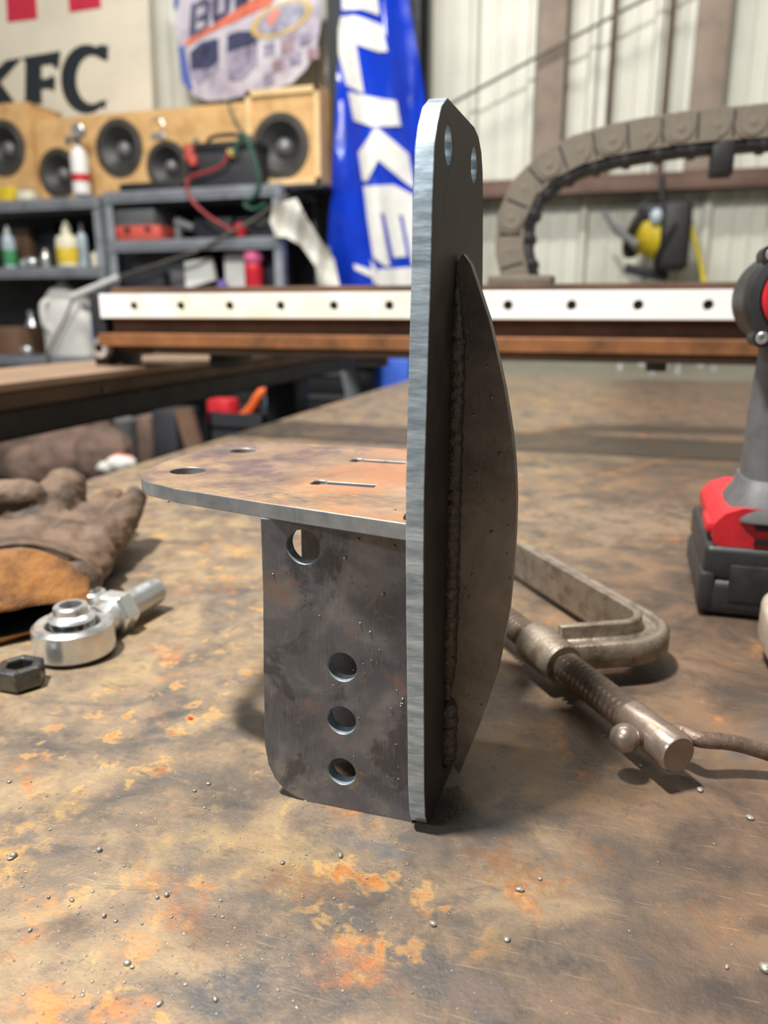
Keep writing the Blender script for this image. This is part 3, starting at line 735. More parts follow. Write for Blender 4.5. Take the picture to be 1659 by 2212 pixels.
m.build('foot', 'dred', dr, bevel=.002, label='red foot that clips over the battery')
for x in (-.0375, .031): m = MB(); m.box((CXD+x, Y0+.012, .052), (CXD+x+.0065, Y0+.045, .060), .002); m.build('release_button', 'dred', dr)
for z in (.0590, .0495): m = MB(); m.box((CXD-.010, Y0+.0025, z), (CXD+.03, Y0+.006, z+.0035)); m.build('foot_slot', 'black', dr)
# rubber collar and handle
def loft(m, rings, n=28, p=2.6):
    V = []
    for cx, cy, cz, a, b in rings:
        r = []
        for i in range(n):
            t = 2*math.pi*i/n; c, s = math.cos(t), math.sin(t)
            r.append(m.bm.verts.new((cx+a*math.copysign(abs(c)**(2/p), c), cy+b*math.copysign(abs(s)**(2/p), s), cz)))
        V.append(r)
    for A_, B_ in zip(V, V[1:]):
        for i in range(n): m.bm.faces.new((A_[i], A_[(i+1) % n], B_[(i+1) % n], B_[i]))
    m.bm.faces.new(V[0][::-1]); m.bm.faces.new(V[-1]); return m
m = MB(); loft(m, [(CXD, Y0+.041, .0635, .0275, .041), (CXD, Y0+.041, .0655, .0275, .041), (CXD, Y0+.041, .079, .0195, .033), (CXD, Y0+.041, .087, .0180, .026)], p=3.6); m.build('rubber_collar', 'drubber', dr)
m = MB(); loft(m, [(CXD, Y0+.041, .082, .0172, .0250), (CXD, Y0+.040, .10, .0172, .0235), (CXD, Y0+.038, .125, .0170, .0225), (CXD, Y0+.036, .150, .0160, .0235), (CXD, Y0+.036, .165, .0150, .027), (CXD, Y0+.040, .178, .0160, .032)]); m.build('handle', 'drubber', dr, label='grey rubber grip')
m = MB(); m.box((CXD-.007, Y0+.062, .148), (CXD+.007, Y0+.080, .172), .004); m.build('trigger', 'dblack', dr)
HC = Vector((CXD+.0005, Y0+.008, .1985))
m = MB(); m.lathe([(.0235, -.004), (.0285, -.003), (.0310, .003), (.0310, .018), (.0300, .024), (.0300, .075), (.0270, .100), (.0180, .122), (.0150, .140), (0, .140)], HC, (0, 1, 0), 48, caps=False)
for a in (50, 130, 230, 310):
    c = HC + Vector((.0305*math.cos(math.radians(a)), 0, .0305*math.sin(math.radians(a))))
    m.cyl(c+Vector((0, -.003, 0)), c+Vector((0, .02, 0)), .0056, .0056, 16)
m.cyl(HC+Vector((0, -.001, 0)), HC+Vector((0, .01, 0)), .0275, seg=40)
m.build('motor_housing', 'dblack', dr)
m = MB(); m.lathe([(.0225, .001), (.0225, -.0055), (.0205, -.0075), (.0, -.0085)], HC, (0, 1, 0), 40, caps=False); m.build('rear_cap', 'dred', dr, label='round red rear cap')
for z, x0, x1 in ((.009, -.016, -.002), (.009, .002, .016), (.001, -.018, -.004), (.001, .004, .018), (-.007, -.016, -.002), (-.007, .002, .016)):
    m = MB(); m.box((HC.x+x0, HC.y-.0100, HC.z+z-.0022), (HC.x+x1, HC.y-.0045, HC.z+z+.0022), .0012); m.build('cooling_vent', 'dvent', dr)
scr = None
for a in (50, 130, 230, 310):
    c = HC + Vector((.0305*math.cos(math.radians(a)), -.0035, .0305*math.sin(math.radians(a))))
    m = MB(); m.lathe([(.0036, .002), (.0036, -.0002), (.0028, -.0012), (.0014, -.0012), (.0012, .0004), (0, .0004)], c, (0, 1, 0), 18, caps=False); m.build('housing_screw', 'chrome', dr)

# ================================================================== gantry with linear rail
ga = thing('gantry_beam', 'rusty steel gantry with a bright drilled linear rail spanning over the table', 'gantry', (-.3, 1.07, .11))
GX0, GX1 = -.775, 1.35
m = MB(); m.box((GX0+.01, 1.044, .128), (GX1, 1.12, .224)); m.build('box_beam', 'shaderust', ga, bevel=.003)
m = MB(); m.box((GX0+.012, 1.004, .139), (GX1, 1.046, .157)); m.build('lower_angle', 'rust', ga, bevel=.001)
m = MB(); m.box((GX0+.10, 1.012, .128), (GX1, 1.050, .1385)); m.build('lower_strip', 'beamside', ga, bevel=.001)
m = MB()
hx0 = -.7145; NB = 26
hl = [circ(hx0+.0802*k, .1969, .0062, 20) for k in range(NB)]
m.plate([rounded([(GX0, .1795), (GX1, .1795), (GX1, .2148), (GX0, .2148)], .002, 2)] + hl, lambda u, v, w_: Vector((u, 1.03+w_, v)), .0155, 0, 0)
m.build('linear_rail', 'rail', ga, bevel=.0008, label='bright ground steel rail with a row of bolt holes')
b0 = None
for k in range(NB):
    if b0 is None:
        m = MB(); m.lathe([(.0054, .012), (.0054, .0035), (.0048, .003), (.0028, .003), (.0028, .006), (0, .006)], (hx0, 1.03, .1969), (0, 1, 0), 14, caps=False); b0 = m.build('rail_bolt', 'bolt', ga)
    else: inst(b0, ga, (.0802*k, 0, 0))
m = MB(); m.box((GX0-.022, 1.035, .106), (GX0+.004, 1.125, .218), .003); m.build('end_plate', 'blacksteel', ga)
m = MB(); p = onY(221, 757, 1.03); m.lathe([(.006, 0), (.015, .001), (.016, .004), (.016, .014), (.0, .014)], (p.x, 1.022, p.z+.004), (0, 1, 0), 24, caps=False); m.build('guide_wheel', 'chrome', ga)
m = MB(); m.box((-.592, 1.03, .108), (-.556, 1.10, .141), .002); m.build('support_block', 'blacksteel', ga)
m = MB(); p = onY(1420, 767, 1.02); m.box((p.x-.012, 1.015, .118), (p.x+.012, 1.04, .134), .002); m.build('end_stop', 'black', ga)
m = MB(); p = onY(800, 765, 1.02); m.box((p.x-.02, 1.015, .116), (p.x+.02, 1.04, .134), .002); m.build('end_stop', 'black', ga)
# side beam that carries the gantry
sb_ = thing('side_beam', 'long brown steel side beam running under the end of the gantry', 'beam', (-.78, 1.0, -.86))
m = MB(); m.box((-.880, -.3, .098), (-.695, 2.4, .108)); m.build('top_plate', 'beamtop', sb_, bevel=.001)
m = MB(); m.box((-.868, -.3, .074), (-.703, 2.4, .098)); m.build('upper_tube', 'beamside', sb_, bevel=.004)
m = MB(); m.box((-.860, -.3, .036), (-.712, 2.4, .074)); m.build('lower_tube', 'blacksteel', sb_, bevel=.004)
for y in (-.25, 1.70):
    m = MB(); m.box((-.83, y, -.86), (-.75, y+.08, .037), .004); m.build('leg', 'blacksteel', sb_)
m = MB()
for (px, py) in ((172, 836),): p = onZ(px, py, .085); m.cyl((-.704, p.y, .082), (-.700, p.y, .082), .004, seg=12)
m.build('bolt_head', 'darknut', sb_)

# ================================================================== cable chain
ch = thing('cable_chain', 'dusty plastic cable chain looping up from the gantry in front of the wall', 'cable chain', (-.15, 1.10, .224))
CY_ = 1.085
cp = smooth_path([onY(x, y, CY_) for x, y in ((1116, 608), (1102, 548), (1102, 490), (1118, 436), (1150, 388), (1198, 350), (1258, 323), (1325, 304), (1400, 290), (1480, 278), (1560, 270), (1640, 264), (1740, 257), (1860, 250))], 10)
acc = [0]
for a, b in zip(cp, cp[1:]): acc.append(acc[-1]+(b-a).length)
def along(s):
    for i in range(len(acc)-1):
        if acc[i+1] >= s: return cp[i].lerp(cp[i+1], (s-acc[i])/(acc[i+1]-acc[i]))
    return cp[-1]
PIT = .0400; nl = int(acc[-1]/PIT)
LM = None
for k in range(nl):
    a, b = along(k*PIT), along(min(acc[-1], (k+1)*PIT)); d = (b-a); ang = -math.atan2(d.z, d.x)
    if LM is None:
        m = MB(); R_ = .0185
        ol = [(R_*math.cos(t), R_*math.sin(t)) for t in [math.pi/2+math.pi*i/10 for i in range(11)]] + [(PIT+.004, -R_), (PIT+.004, R_)]
        m.plate([ol], lambda u, v, w_: Vector((u, -.008+w_, v)), .004, 0, 0)
        m.plate([circ(0.002, 0, .0155, 20)], lambda u, v, w_: Vector((u, -.0092+w_, v)), .002, 0, 0)
        m.plate([circ(0.002, 0, .0045, 12)], lambda u, v, w_: Vector((u, -.0100+w_, v)), .002, 0, 0)
        m.bm.normal_update(); LM = m
        ORG['_tmp'] = Vector((0, 0, 0))
        lo = m.build('link', 'chain', None, (0, 0, 0), bevel=.0006); me = lo.data
        m = MB(); m.box((-.003, -.0055, -R_-.0085), (PIT+.001, .042, -R_+.001), .001); m.box((.012, -.0065, -R_-.0110), (.022, .044, -R_+.001), .001)
        xo = m.build('crossbar', 'black', None, (0, 0, 0))
        m = MB(); m.plate([ol], lambda u, v, w_: Vector((u, .040+w_, v)), .004, 0, 0); po_ = m.build('back_plate', 'chain', None, (0, 0, 0))
        m = MB(); m.box((PIT*.49, -.0086, -R_*.75), (PIT*.555, -.007, R_*.80)); so_ = m.build('slot', 'black', None, (0, 0, 0))
        l, x, q, y_ = lo, xo, po_, so_
    else:
        l = lo.copy(); COL.objects.link(l); x = xo.copy(); COL.objects.link(x); q = po_.copy(); COL.objects.link(q); y_ = so_.copy(); COL.objects.link(y_)
    l.parent = ch; l.location = a-ORG[ch.name]+Vector((0, .0016*(k % 2), 0)); l.rotation_euler = (0, ang, 0); x.parent = l; x.location = (0, 0, 0); q.parent = l; q.location = (0, 0, 0); y_.parent = l; y_.location = (0, 0, 0)
p = onY(1565, 320, CY_)
m = MB(); m.box((p.x-.014, CY_-.006, p.z-.030), (p.x+.012, CY_+.03, p.z+.012), .002); m.build('hanging_tab', 'black', ch)
p = onY(1112, 600, CY_)
m = MB(); m.box((p.x-.035, CY_-.012, .2235), (p.x+.05, CY_+.04, .236), .002); m.build('mounting_foot', 'chain', ch)

# ================================================================== shelving at the back
SY0, SY1 = 2.95, 3.33
def shelving(name, label, x0, x1, tops, ztop):
    r = thing(name, label, 'shelving', ((x0+x1)/2, (SY0+SY1)/2, -.86))
    for x in (x0, x1-.038):
        for y in (SY0, SY1-.038):
            m = MB(); xi = x if x == x0 else x+.034
            yi = y if y == SY0 else y+.034
            m.box((x, yi, -.86), (x+.038, yi+.004, ztop)); m.box((xi, y, -.86), (xi+.004, y+.038, ztop)); m.build('post', 'post', r)
    for z in tops:
        m = MB(); m.box((x0, SY0-.004, z-.003), (x1, SY1, z)); m.box((x0, SY0-.006, z-.046), (x1, SY0-.002, z)); m.box((x0, SY1-.002, z-.046), (x1, SY1, z))
        m.box((x0+.03, SY0-.010, z-.030), (x1-.03, SY0-.005, z-.014)); m.build('shelf', 'shelf', r)
    m = MB(); m.box((x0+.005, SY1-.012, -.5), (x1-.005, SY1-.006, max(tops)-.02)); m.build('shade_panel', 'darkbox', r)  # dark sheet added for the shade behind the shelved items
    z = max(tops)-.023
    for x in (x0+.019, x1-.019):
        for dz in (-.010, .010): m = MB(); m.cyl((x, SY0-.010, z+dz), (x, SY0-.004, z+dz), .006, seg=10); m.build('corner_bolt', 'chrome', r)
    return r
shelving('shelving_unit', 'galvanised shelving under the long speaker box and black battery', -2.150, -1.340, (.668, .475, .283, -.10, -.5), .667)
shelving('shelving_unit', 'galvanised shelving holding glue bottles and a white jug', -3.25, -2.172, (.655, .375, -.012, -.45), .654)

def pbox(name, mat, px0, py0, px1, py1, Y, dep, label=None, cat=None, base=None, bev=.006, parent=None, group=None):
    """upright box whose front face at distance Y shows at these pixels; base sets the height it stands on"""
    a, b = onY(px0, (py0+py1)/2, Y), onY(px1, (py0+py1)/2, Y); xm = (px0+px1)/2
    z1, z0 = onY(xm, py0, Y).z, onY(xm, py1, Y).z
    if base is not None: z0 = base
    m = MB(); m.box((a.x, Y, z0), (b.x, Y+dep, z1), bev)
    o = m.build(name, mat, parent, None if parent else ((a.x+b.x)/2, Y+dep/2, z0))
    if label: tag(o, label, cat, group)
    return o, (a.x, b.x, z0, z1)

# ------------------------------------------------ speaker boxes
FY = 3.10
def driver(r, px, py, rad, Y=FY):
    c = onY(px, py, Y); c.y = Y
    m = MB(); m.lathe([(rad*.86, 0), (rad*.88, -.006), (rad*1.0, -.006), (rad*1.0, .002), (rad*.86, .002)], c, (0, 1, 0), 40, caps=False); d = m.build('driver', 'rubber', r)
    m = MB(); m.lathe([(rad*.87, -.002), (rad*.82, -.010), (rad*.76, -.010), (rad*.72, -.002)], c, (0, 1, 0), 40, caps=False); m.build('surround', 'rubber', d)
    m = MB(); m.lathe([(rad*.73, -.003), (rad*.28, .034), (rad*.26, .036)], c, (0, 1, 0), 40, caps=False); m.build('cone', 'cone', d)
    m = MB(); m.lathe([(rad*.30, .032), (rad*.24, .018), (rad*.12, .010), (0, .008)], c, (0, 1, 0), 32, caps=False); m.build('dust_cap', 'cap', d)
def speaker_box(label, x0, x1, z0, z1, drv, Y=FY, frame=False, dep=.22, cup=None):
    r = thing('speaker_box', label, 'speaker', ((x0+x1)/2, Y+dep/2, z0))
    m = MB(); holes = []
    for px, py, rad in drv:
        c = onY(px, py, Y); holes.append(circ(c.x, c.z, rad*.9, 32))
    m.plate([[(x0, z0), (x1, z0), (x1, z1), (x0, z1)]]+holes, lambda u, v, w_: Vector((u, Y+w_, v)), .016, 0, 0); m.build('front_panel', 'ply', r)
    m = MB(); m.box((x0, Y+.016, z0), (x0+.016, Y+dep, z1)); m.box((x1-.016, Y+.016, z0), (x1, Y+dep, z1)); m.box((x0, Y+.016, z1-.016), (x1, Y+dep, z1)); m.box((x0, Y+.016, z0), (x1, Y+dep, z0+.016)); m.box((x0, Y+dep-.012, z0), (x1, Y+dep, z1))
    m.build('carcass', 'ply', r)
    for d in drv: driver(r, *d, Y)
    if frame:
        m = MB()
        for lo, hi in (((x0, Y-.012, z0), (x0+.022, Y, z1)), ((x1-.022, Y-.012, z0), (x1, Y, z1)), ((x0, Y-.012, z1-.022), (x1, Y, z1)), ((x0, Y-.012, z0), (x1, Y, z0+.022))): m.box(lo, hi)
        m.build('edge_frame', 'plyedge', r)
    if cup:
        c = onY(*cup, Y); m = MB(); m.lathe([(.034, -.004), (.036, .004), (.026, -.002), (.020, .010), (0, .012)], c, (0, 1, 0), 20, caps=False); m.box((c.x-.034, Y-.006, c.z-.05), (c.x+.034, Y, c.z-.028), .003); m.build('terminal_cup', 'chrome', r)
    return r
speaker_box('long raw chipboard speaker box with three black drivers and a plated terminal cup', -2.590, -1.552, .668, 1.003, [(258, 320, .117), (128, 374, .104), (362, 358, .100)], cup=(341, 272))
speaker_box('raw chipboard speaker box beside the sign, with a single dark driver', -3.18, -2.597, .655, 1.075, [(8, 320, .118)], Y=3.08)
m = MB(); m.box((-1.549, 3.092, .668), (-1.215, 3.32, .684), .002); tag(m.build('shelf_plank', 'darkbox', loc=(-1.4, 3.16, .668)), 'dark plank lying on the shelf end under the framed speaker box', 'plank')
speaker_box('framed chipboard speaker box with one large grey driver next to the blue banner', -1.545, -1.228, .684, 1.040, [(606, 316, .125)], frame=True)

# ------------------------------------------------ things on the top shelf
c = onY(176, 400, 3.0); bt = thing('gas_bottle', 'white gas bottle with a plated gauge valve in front of the long speaker box', 'bottle', (c.x, 3.0, .668))
m = MB(); m.lathe([(.030, .668), (.037, .674), (.037, .820), (.030, .842), (.014, .856), (.012, .868)], (c.x, 3.0, 0), up, 28); m.build('bottle', 'wbottle', bt)
m = MB(); m.lathe([(.0375, .720), (.0378, .721), (.0378, .752), (.0375, .753)], (c.x, 3.0, 0), up, 28, caps=False); m.build('label_band', 'redlabel', bt)
m = MB(); m.cyl((c.x, 3.0, .866), (c.x, 3.0, .905), .014); m.box((c.x-.05, 2.992, .885), (c.x+.01, 3.008, .900), .003); m.box((c.x-.055, 2.99, .870), (c.x-.043, 3.01, .905), .002); m.build('valve', 'greybox', bt)
m = MB(); m.lathe([(.026, .0), (.030, .004), (.030, .022), (.0, .022)], (c.x+.020, 2.972, .918), (0, 1, 0), 24, caps=False); m.lathe([(0, .002), (.026, .002)], (c.x+.020, 2.972, .918), (0, 1, 0), 24, caps=False); m.build('gauge', 'chrome', bt)

a, b = onY(398, 345, 2.97), onY(552, 345, 2.97)
ba = thing('car_battery', 'black car battery on the shelf between the speaker boxes with red and green cables', 'battery', ((a.x+b.x)/2, 3.02, .668))
z1 = onY(475, 305, 2.97).z
m = MB(); m.box((a.x, 2.972, .668), (b.x, 3.085, z1-.035), .006); m.build('case', 'darkbox', ba)
m = MB(); m.box((a.x-.004, 2.968, z1-.037), (b.x+.004, 3.088, z1), .008); m.build('lid', 'black', ba)
for x in (a.x+.04, b.x-.04): m = MB(); m.cyl((x, 3.0, z1-.002), (x, 3.0, z1+.022), .011); m.build('terminal', 'cap', ba)
m = MB(); m.tube(smooth_path([(a.x+.07, 3.03, z1-.002), (a.x+.10, 3.03, z1+.03), (b.x-.10, 3.03, z1+.03), (b.x-.07, 3.03, z1-.002)], 6), .008); m.build('carry_handle', 'black', ba)
m = MB(); p = onY(408, 330, 2.95); m.box((p.x-.02, 2.945, p.z-.03), (p.x+.015, 2.975, p.z+.03), .006); m.box((p.x+.0, 2.94, p.z-.05), (p.x+.03, 2.97, p.z-.01), .006); m.build('red_clamp', 'redbox', ba, label='red battery clamp')
m = MB(); p = onY(495, 330, 2.95); m.box((p.x-.015, 2.955, p.z-.015), (p.x+.02, 2.975, p.z+.015), .005); m.build('brass_clamp', 'pgold', ba)
def wire(name, pxs, Y, r, mat, label):
    P = smooth_path([onY(x, y, Y if not isinstance(Y, list) else Y[i]) for i, (x, y) in enumerate(pxs)], 8)
    m = MB(); m.tube(P, r, 8); return tag(m.build(name, mat, loc=P[-1]), label, 'cable')
wire('battery_cable', [(495, 332), (478, 358), (445, 372), (410, 385), (405, 415), (425, 445), (455, 470), (490, 492), (512, 505)], 2.935, .007, 'wireR', 'red battery cable drooping over the shelf edge')
wire('battery_cable', [(505, 335), (525, 290), (545, 330), (560, 380), (552, 420), (528, 440), (548, 452), (575, 440)], 2.93, .008, 'wireG', 'dark green battery cable beside the black battery')
wire('battery_cable', [(528, 290), (508, 260), (495, 232), (502, 212)], 3.05, .005, 'wireG', 'thin green cable rising in front of the chipboard boxes')
o, _ = pbox('amplifier', 'black', 257, 393, 394, 418, 2.965, .10, 'flat black amplifier on the shelf in front of the long speaker box', 'amplifier', .668)
o, _ = pbox('tape_measure', 'yellow', -6, 403, 24, 417, 2.97, .05, 'yellow tape measure on the top shelf by the sign', 'tape', .655)
o, _ = pbox('paper_packet', 'cream', 34, 410, 64, 425, 2.97, .06, 'small pale packet on the top shelf', 'packet', .655)
o, _ = pbox('dark_tray', 'darkbox', 24, 408, 66, 416, 3.03, .05, 'small dark tray behind the pale packet', 'tray', .655)

# ------------------------------------------------ things on the other shelves
def bottle(name, mats, px, w_px, top, base, Y, label, cap=None, capmat=None, shoulder=.72, band=None, cat='bottle'):
    c = onY(px, top, Y); r = w_px/2/1718*math.hypot(c.x, Y)*.97; h = c.z-base
    t = thing(name, label, cat, (c.x, Y, base))
    m = MB(); m.lathe([(r*.92, 0), (r, .004), (r, h*shoulder*.82), (r*.85, h*shoulder*.93), (r*.42, h*shoulder), (r*.36, h*shoulder+.004)], (c.x, Y, base), up, 24); m.build('bottle', mats, t)
    m = MB(); m.lathe([(r*.44, h*shoulder), (r*.44, h*shoulder+(h*(1-shoulder))*.35), (r*.18, h*.97), (r*.14, h)], (c.x, Y, base), up, 18); m.build('nozzle_cap', capmat or mats, t)
    if band:
        m = MB(); m.lathe([(r*1.005, h*.08), (r*1.012, h*.085), (r*1.012, h*.42), (r*1.005, h*.425)], (c.x, Y, base), up, 24, caps=False); m.build('label_band', band, t)
    return t
bottle('glue_bottle', 'cream', 141, 46, 478, .375, 3.0, 'cream glue bottle with a yellow label and pointed cap', capmat='cream', band='yellow')
bottle('spray_bottle', 'glassy', 174, 20, 482, .375, 3.0, 'slim clear bottle beside the glue bottle', capmat='greybox', shoulder=.8)
bottle('squeeze_bottle', 'glassy', 14, 26, 488, .375, 3.0, 'clear bottle with a green base on the middle shelf', capmat='wbottle', band='green', shoulder=.82)
bottle('small_jar', 'cream', 207, 24, 540, .375, 2.99, 'small pale jar at the end of the middle shelf', capmat='chrome', shoulder=.85, cat='jar')
bottle('small_jar', 'chrome', 97, 18, 538, .375, 2.99, 'small shiny jar next to the glue bottle', capmat='cream', shoulder=.8, cat='jar')
o, _ = pbox('cardboard_box', 'brown', 30, 492, 62, 570, 3.10, .05, 'brown cardboard box behind the middle shelf bottles', 'box', .375)
m = MB(); c = onY(66, 552, 3.0); m.sphere((c.x, 3.0, .400), .030, 2, (1.3, 1, .8)); m.sphere((c.x-.04, 3.0, .394), .022, 2); tag(m.build('metal_fitting', 'chrome', loc=(c.x, 3.0, .375)), 'shiny metal fitting on the middle shelf beside the cardboard box', 'fitting')
o, _ = pbox('tool_case', 'darkbox', 66, 480, 120, 570, 3.16, .12, 'charcoal filler box added for the dark back of the middle shelf', 'case', .375)  # filler box added to darken the gap behind the bottles
o, _ = pbox('cardboard_box', 'brown', -8, 706, 41, 770, 2.99, .16, 'brown box on the lower shelf left of the white jug', 'box', -.012)
m = MB(); c = onY(10, 680, 3.06); m.lathe([(.035, -.012), (.035, .12), (.02, .15), (.02, .19)], (c.x, 3.24, 0), up, 20); tag(m.build('metal_flask', 'chrome', loc=(c.x, 3.24, -.012)), 'small metal flask behind the brown lower shelf box', 'flask')
m = MB(); c = onY(56, 742, 2.99); m.sphere((c.x, 2.99, .012), .026, 2, (1.2, 1, .9)); tag(m.build('pipe_cap', 'chrome', loc=(c.x, 2.99, -.012)), 'shiny pipe cap between brown box and white jug', 'pipe cap')
# white jug
c0, c1 = onY(82, 700, 2.99), onY(188, 700, 2.99); jx = (c0.x+c1.x)/2; jw = (c1.x-c0.x)/2; jz = onY(120, 618, 2.99).z
jg = thing('plastic_jug', 'white plastic jug with a handle on the lower shelf', 'jug', (jx, 3.05, -.012))
m = MB(); loft(m, [(jx, 3.06, -.012, jw*.95, .08), (jx, 3.06, .0, jw, .085), (jx, 3.06, jz*.62, jw, .085), (jx-.01, 3.06, jz*.80, jw*.85, .075), (jx-.03, 3.06, jz*.95, jw*.45, .05), (jx-.03, 3.06, jz, jw*.25, .03)], 28, 3.0); m.build('jug_body', 'wbottle', jg)
m = MB(); m.lathe([(.024, jz-.004), (.024, jz+.022), (.020, jz+.026)], (jx-.03, 3.06, 0), up, 20); m.build('jug_cap', 'cream', jg)
m = MB(); m.tube(smooth_path([(jx-.055, 2.985, jz*.80), (jx-.07, 2.96, jz*.72), (jx-.07, 2.96, jz*.45), (jx-.06, 2.985, jz*.32)], 6), .014, 10); m.build('jug_handle', 'wbottle', jg)
o, _ = pbox('carton', 'white', 197, 652, 216, 770, 2.97, .12, 'narrow white carton with blue and red print beside the jug', 'carton', -.012)
pbox('print_panel', 'bluecr', 198, 690, 206, 735, 2.969, .002, parent=o, bev=0); pbox('print_panel', 'redlabel', 208, 690, 215, 735, 2.969, .002, parent=o, bev=0)

o, bb = pbox('tool_case', 'redbox', 231, 487, 345, 528, 2.975, .22, 'faded red tool case under the grey case on the shelf', 'case', .475, .012)
pbox('latch', 'black', 268, 492, 280, 500, 2.969, .006, parent=o, bev=.001); pbox('latch', 'black', 312, 490, 324, 498, 2.969, .006, parent=o, bev=.001)
o, _ = pbox('tool_case', 'greybox', 226, 449, 333, 482, 2.985, .2, 'flat grey case lying on the red tool case', 'case', bb[3], .008)
o, _ = pbox('tool_case', 'darkbox', 420, 470, 500, 520, 3.02, .2, 'charcoal case on the shelf beside the heat gun', 'case', .475, .008)
o, _ = pbox('tool_case', 'darkbox', 508, 468, 585, 512, 3.04, .2, 'charcoal case behind the small red jar on the shelf', 'case', .475, .008)
c = onY(392, 500, 3.0); hg = thing('heat_gun', 'grey heat gun standing on the shelf beside the red case', 'heat gun', (c.x, 3.0, .475))
m = MB(); m.cyl((c.x-.02, 3.0, .545), (c.x+.06, 3.0, .520), .022, .016, 20); m.build('barrel', 'greybox', hg)
m = MB(); m.box((c.x-.025, 2.985, .475), (c.x+.0, 3.015, .540), .006); m.build('grip', 'greybox', hg)
m = MB(); c = onY(515, 488, 2.97); m.lathe([(.018, .475), (.022, .480), (.022, .492), (.026, .498), (.026, .520), (.016, .530)], (c.x, 2.985, 0), up, 16); tag(m.build('paint_jar', 'redp', loc=(c.x, 2.985, .475)), 'small red jar on the shelf edge by the red cable end', 'jar')
o, _ = pbox('long_box', 'greybox', 268, 545, 404, 572, 3.06, .14, 'long pale grey box behind the white cards', 'box', .283, .004)
o, _ = pbox('storage_bin', 'darkbox', 244, 585, 352, 622, 2.99, .06, 'charcoal bin on the shelf just above the gantry end', 'bin', .283)
def card(pts, Y, label):
    o = face_prism(pts, Y, .02, 'white', 'white_carton', loc=onY(pts[0][0], pts[2][1], Y)); tag(o, label, 'carton'); return o
card([(398, 566), (455, 555), (465, 604), (402, 623)], 3.0, 'tilted white carton on the shelf beside the purple cap')
card([(484, 549), (526, 545), (530, 621), (487, 621)], 3.02, 'upright white carton behind the pink topped bottle')
m = MB(); c = onY(478, 612, 2.98); m.lathe([(.020, .283), (.022, .286), (.020, .305), (.012, .312)], (c.x, 2.985, 0), up, 16); tag(m.build('purple_cap', 'purple', loc=(c.x, 2.985, .283)), 'purple bottle cap between the two white cartons', 'cap')
c = onY(546, 590, 2.98); pb = thing('soap_bottle', 'red bottle with a round pink top on the shelf', 'bottle', (c.x, 2.99, .283))
m = MB(); m.lathe([(.034, .283), (.038, .290), (.038, .360), (.026, .376), (.022, .385)], (c.x, 2.99, 0), up, 24); m.build('bottle', 'redp', pb)
m = MB(); m.sphere((c.x, 2.99, onY(546, 556, 2.99).z), .040, 3); m.build('pink_top', 'pink', pb)
o, _ = pbox('storage_bin', 'darkbox', 356, 530, 396, 622, 3.205, .1, 'tall charcoal filler box added for the dark space behind the tilted white carton', 'bin', .283)  # filler box added to keep the shelf dark between items
o, _ = pbox('storage_bin', 'darkbox', 566, 545, 598, 622, 3.05, .15, 'charcoal bin beside the pink topped bottle', 'bin', .283)

# thin rod with a bright handle leaning over the shelves
rdY = 2.925
wr = thing('drive_wand', 'thin dark rod with a bright metal handle slanting across the shelves', 'rod', onY(160, 640, rdY))
m = MB(); m.tube([onY(252, 600, rdY), onY(420, 545, rdY), onY(540, 480, rdY), onY(622, 422, rdY)], .006, 10); m.build('rod', 'wireK', wr)
m = MB(); m.cyl(onY(158, 641, rdY), onY(256, 599, rdY), .017, .013, 16); m.build('wand_handle', 'white', wr)
m = MB(); m.tube(smooth_path([onY(160, 640, rdY), onY(140, 690, 2.94), onY(112, 745, 2.935), onY(100, 790, 2.93)], 6), .006, 8); m.build('cord', 'wireK', wr)

# white rag hanging off the shelf post
def sheet(outline, S, t, cuts=3):
    """flat outline in pixels laid onto a curved surface S(px,py)->distance"""
    m = MB(); m.plate([outline], lambda u, v, w_: Vector((u, v, w_)), 1.0, 0, 0)
    for _ in range(cuts): bmesh.ops.subdivide_edges(m.bm, edges=[e for e in m.bm.edges if e.calc_length() > 14], cuts=1, use_grid_fill=True)
    bmesh.ops.triangulate(m.bm, faces=m.bm.faces)
    for v in m.bm.verts: v.co = onY(v.co.x, v.co.y, S(v.co.x, v.co.y)+(t if v.co.z > .5 else 0))
    return m
rag = sheet([(590, 440), (640, 428), (662, 470), (690, 515), (722, 560), (738, 640), (690, 640), (682, 575), (650, 530), (618, 512), (596, 512), (583, 480)], lambda x, y: 2.90+.025*math.sin(x*.11+y*.02)+.015*math.sin(x*.05-y*.06), .02)
tag(rag.build('white_rag', 'cloth', loc=onY(660, 640, 2.9)), 'crumpled white rag hanging from the shelf post beside the banner', 'rag')

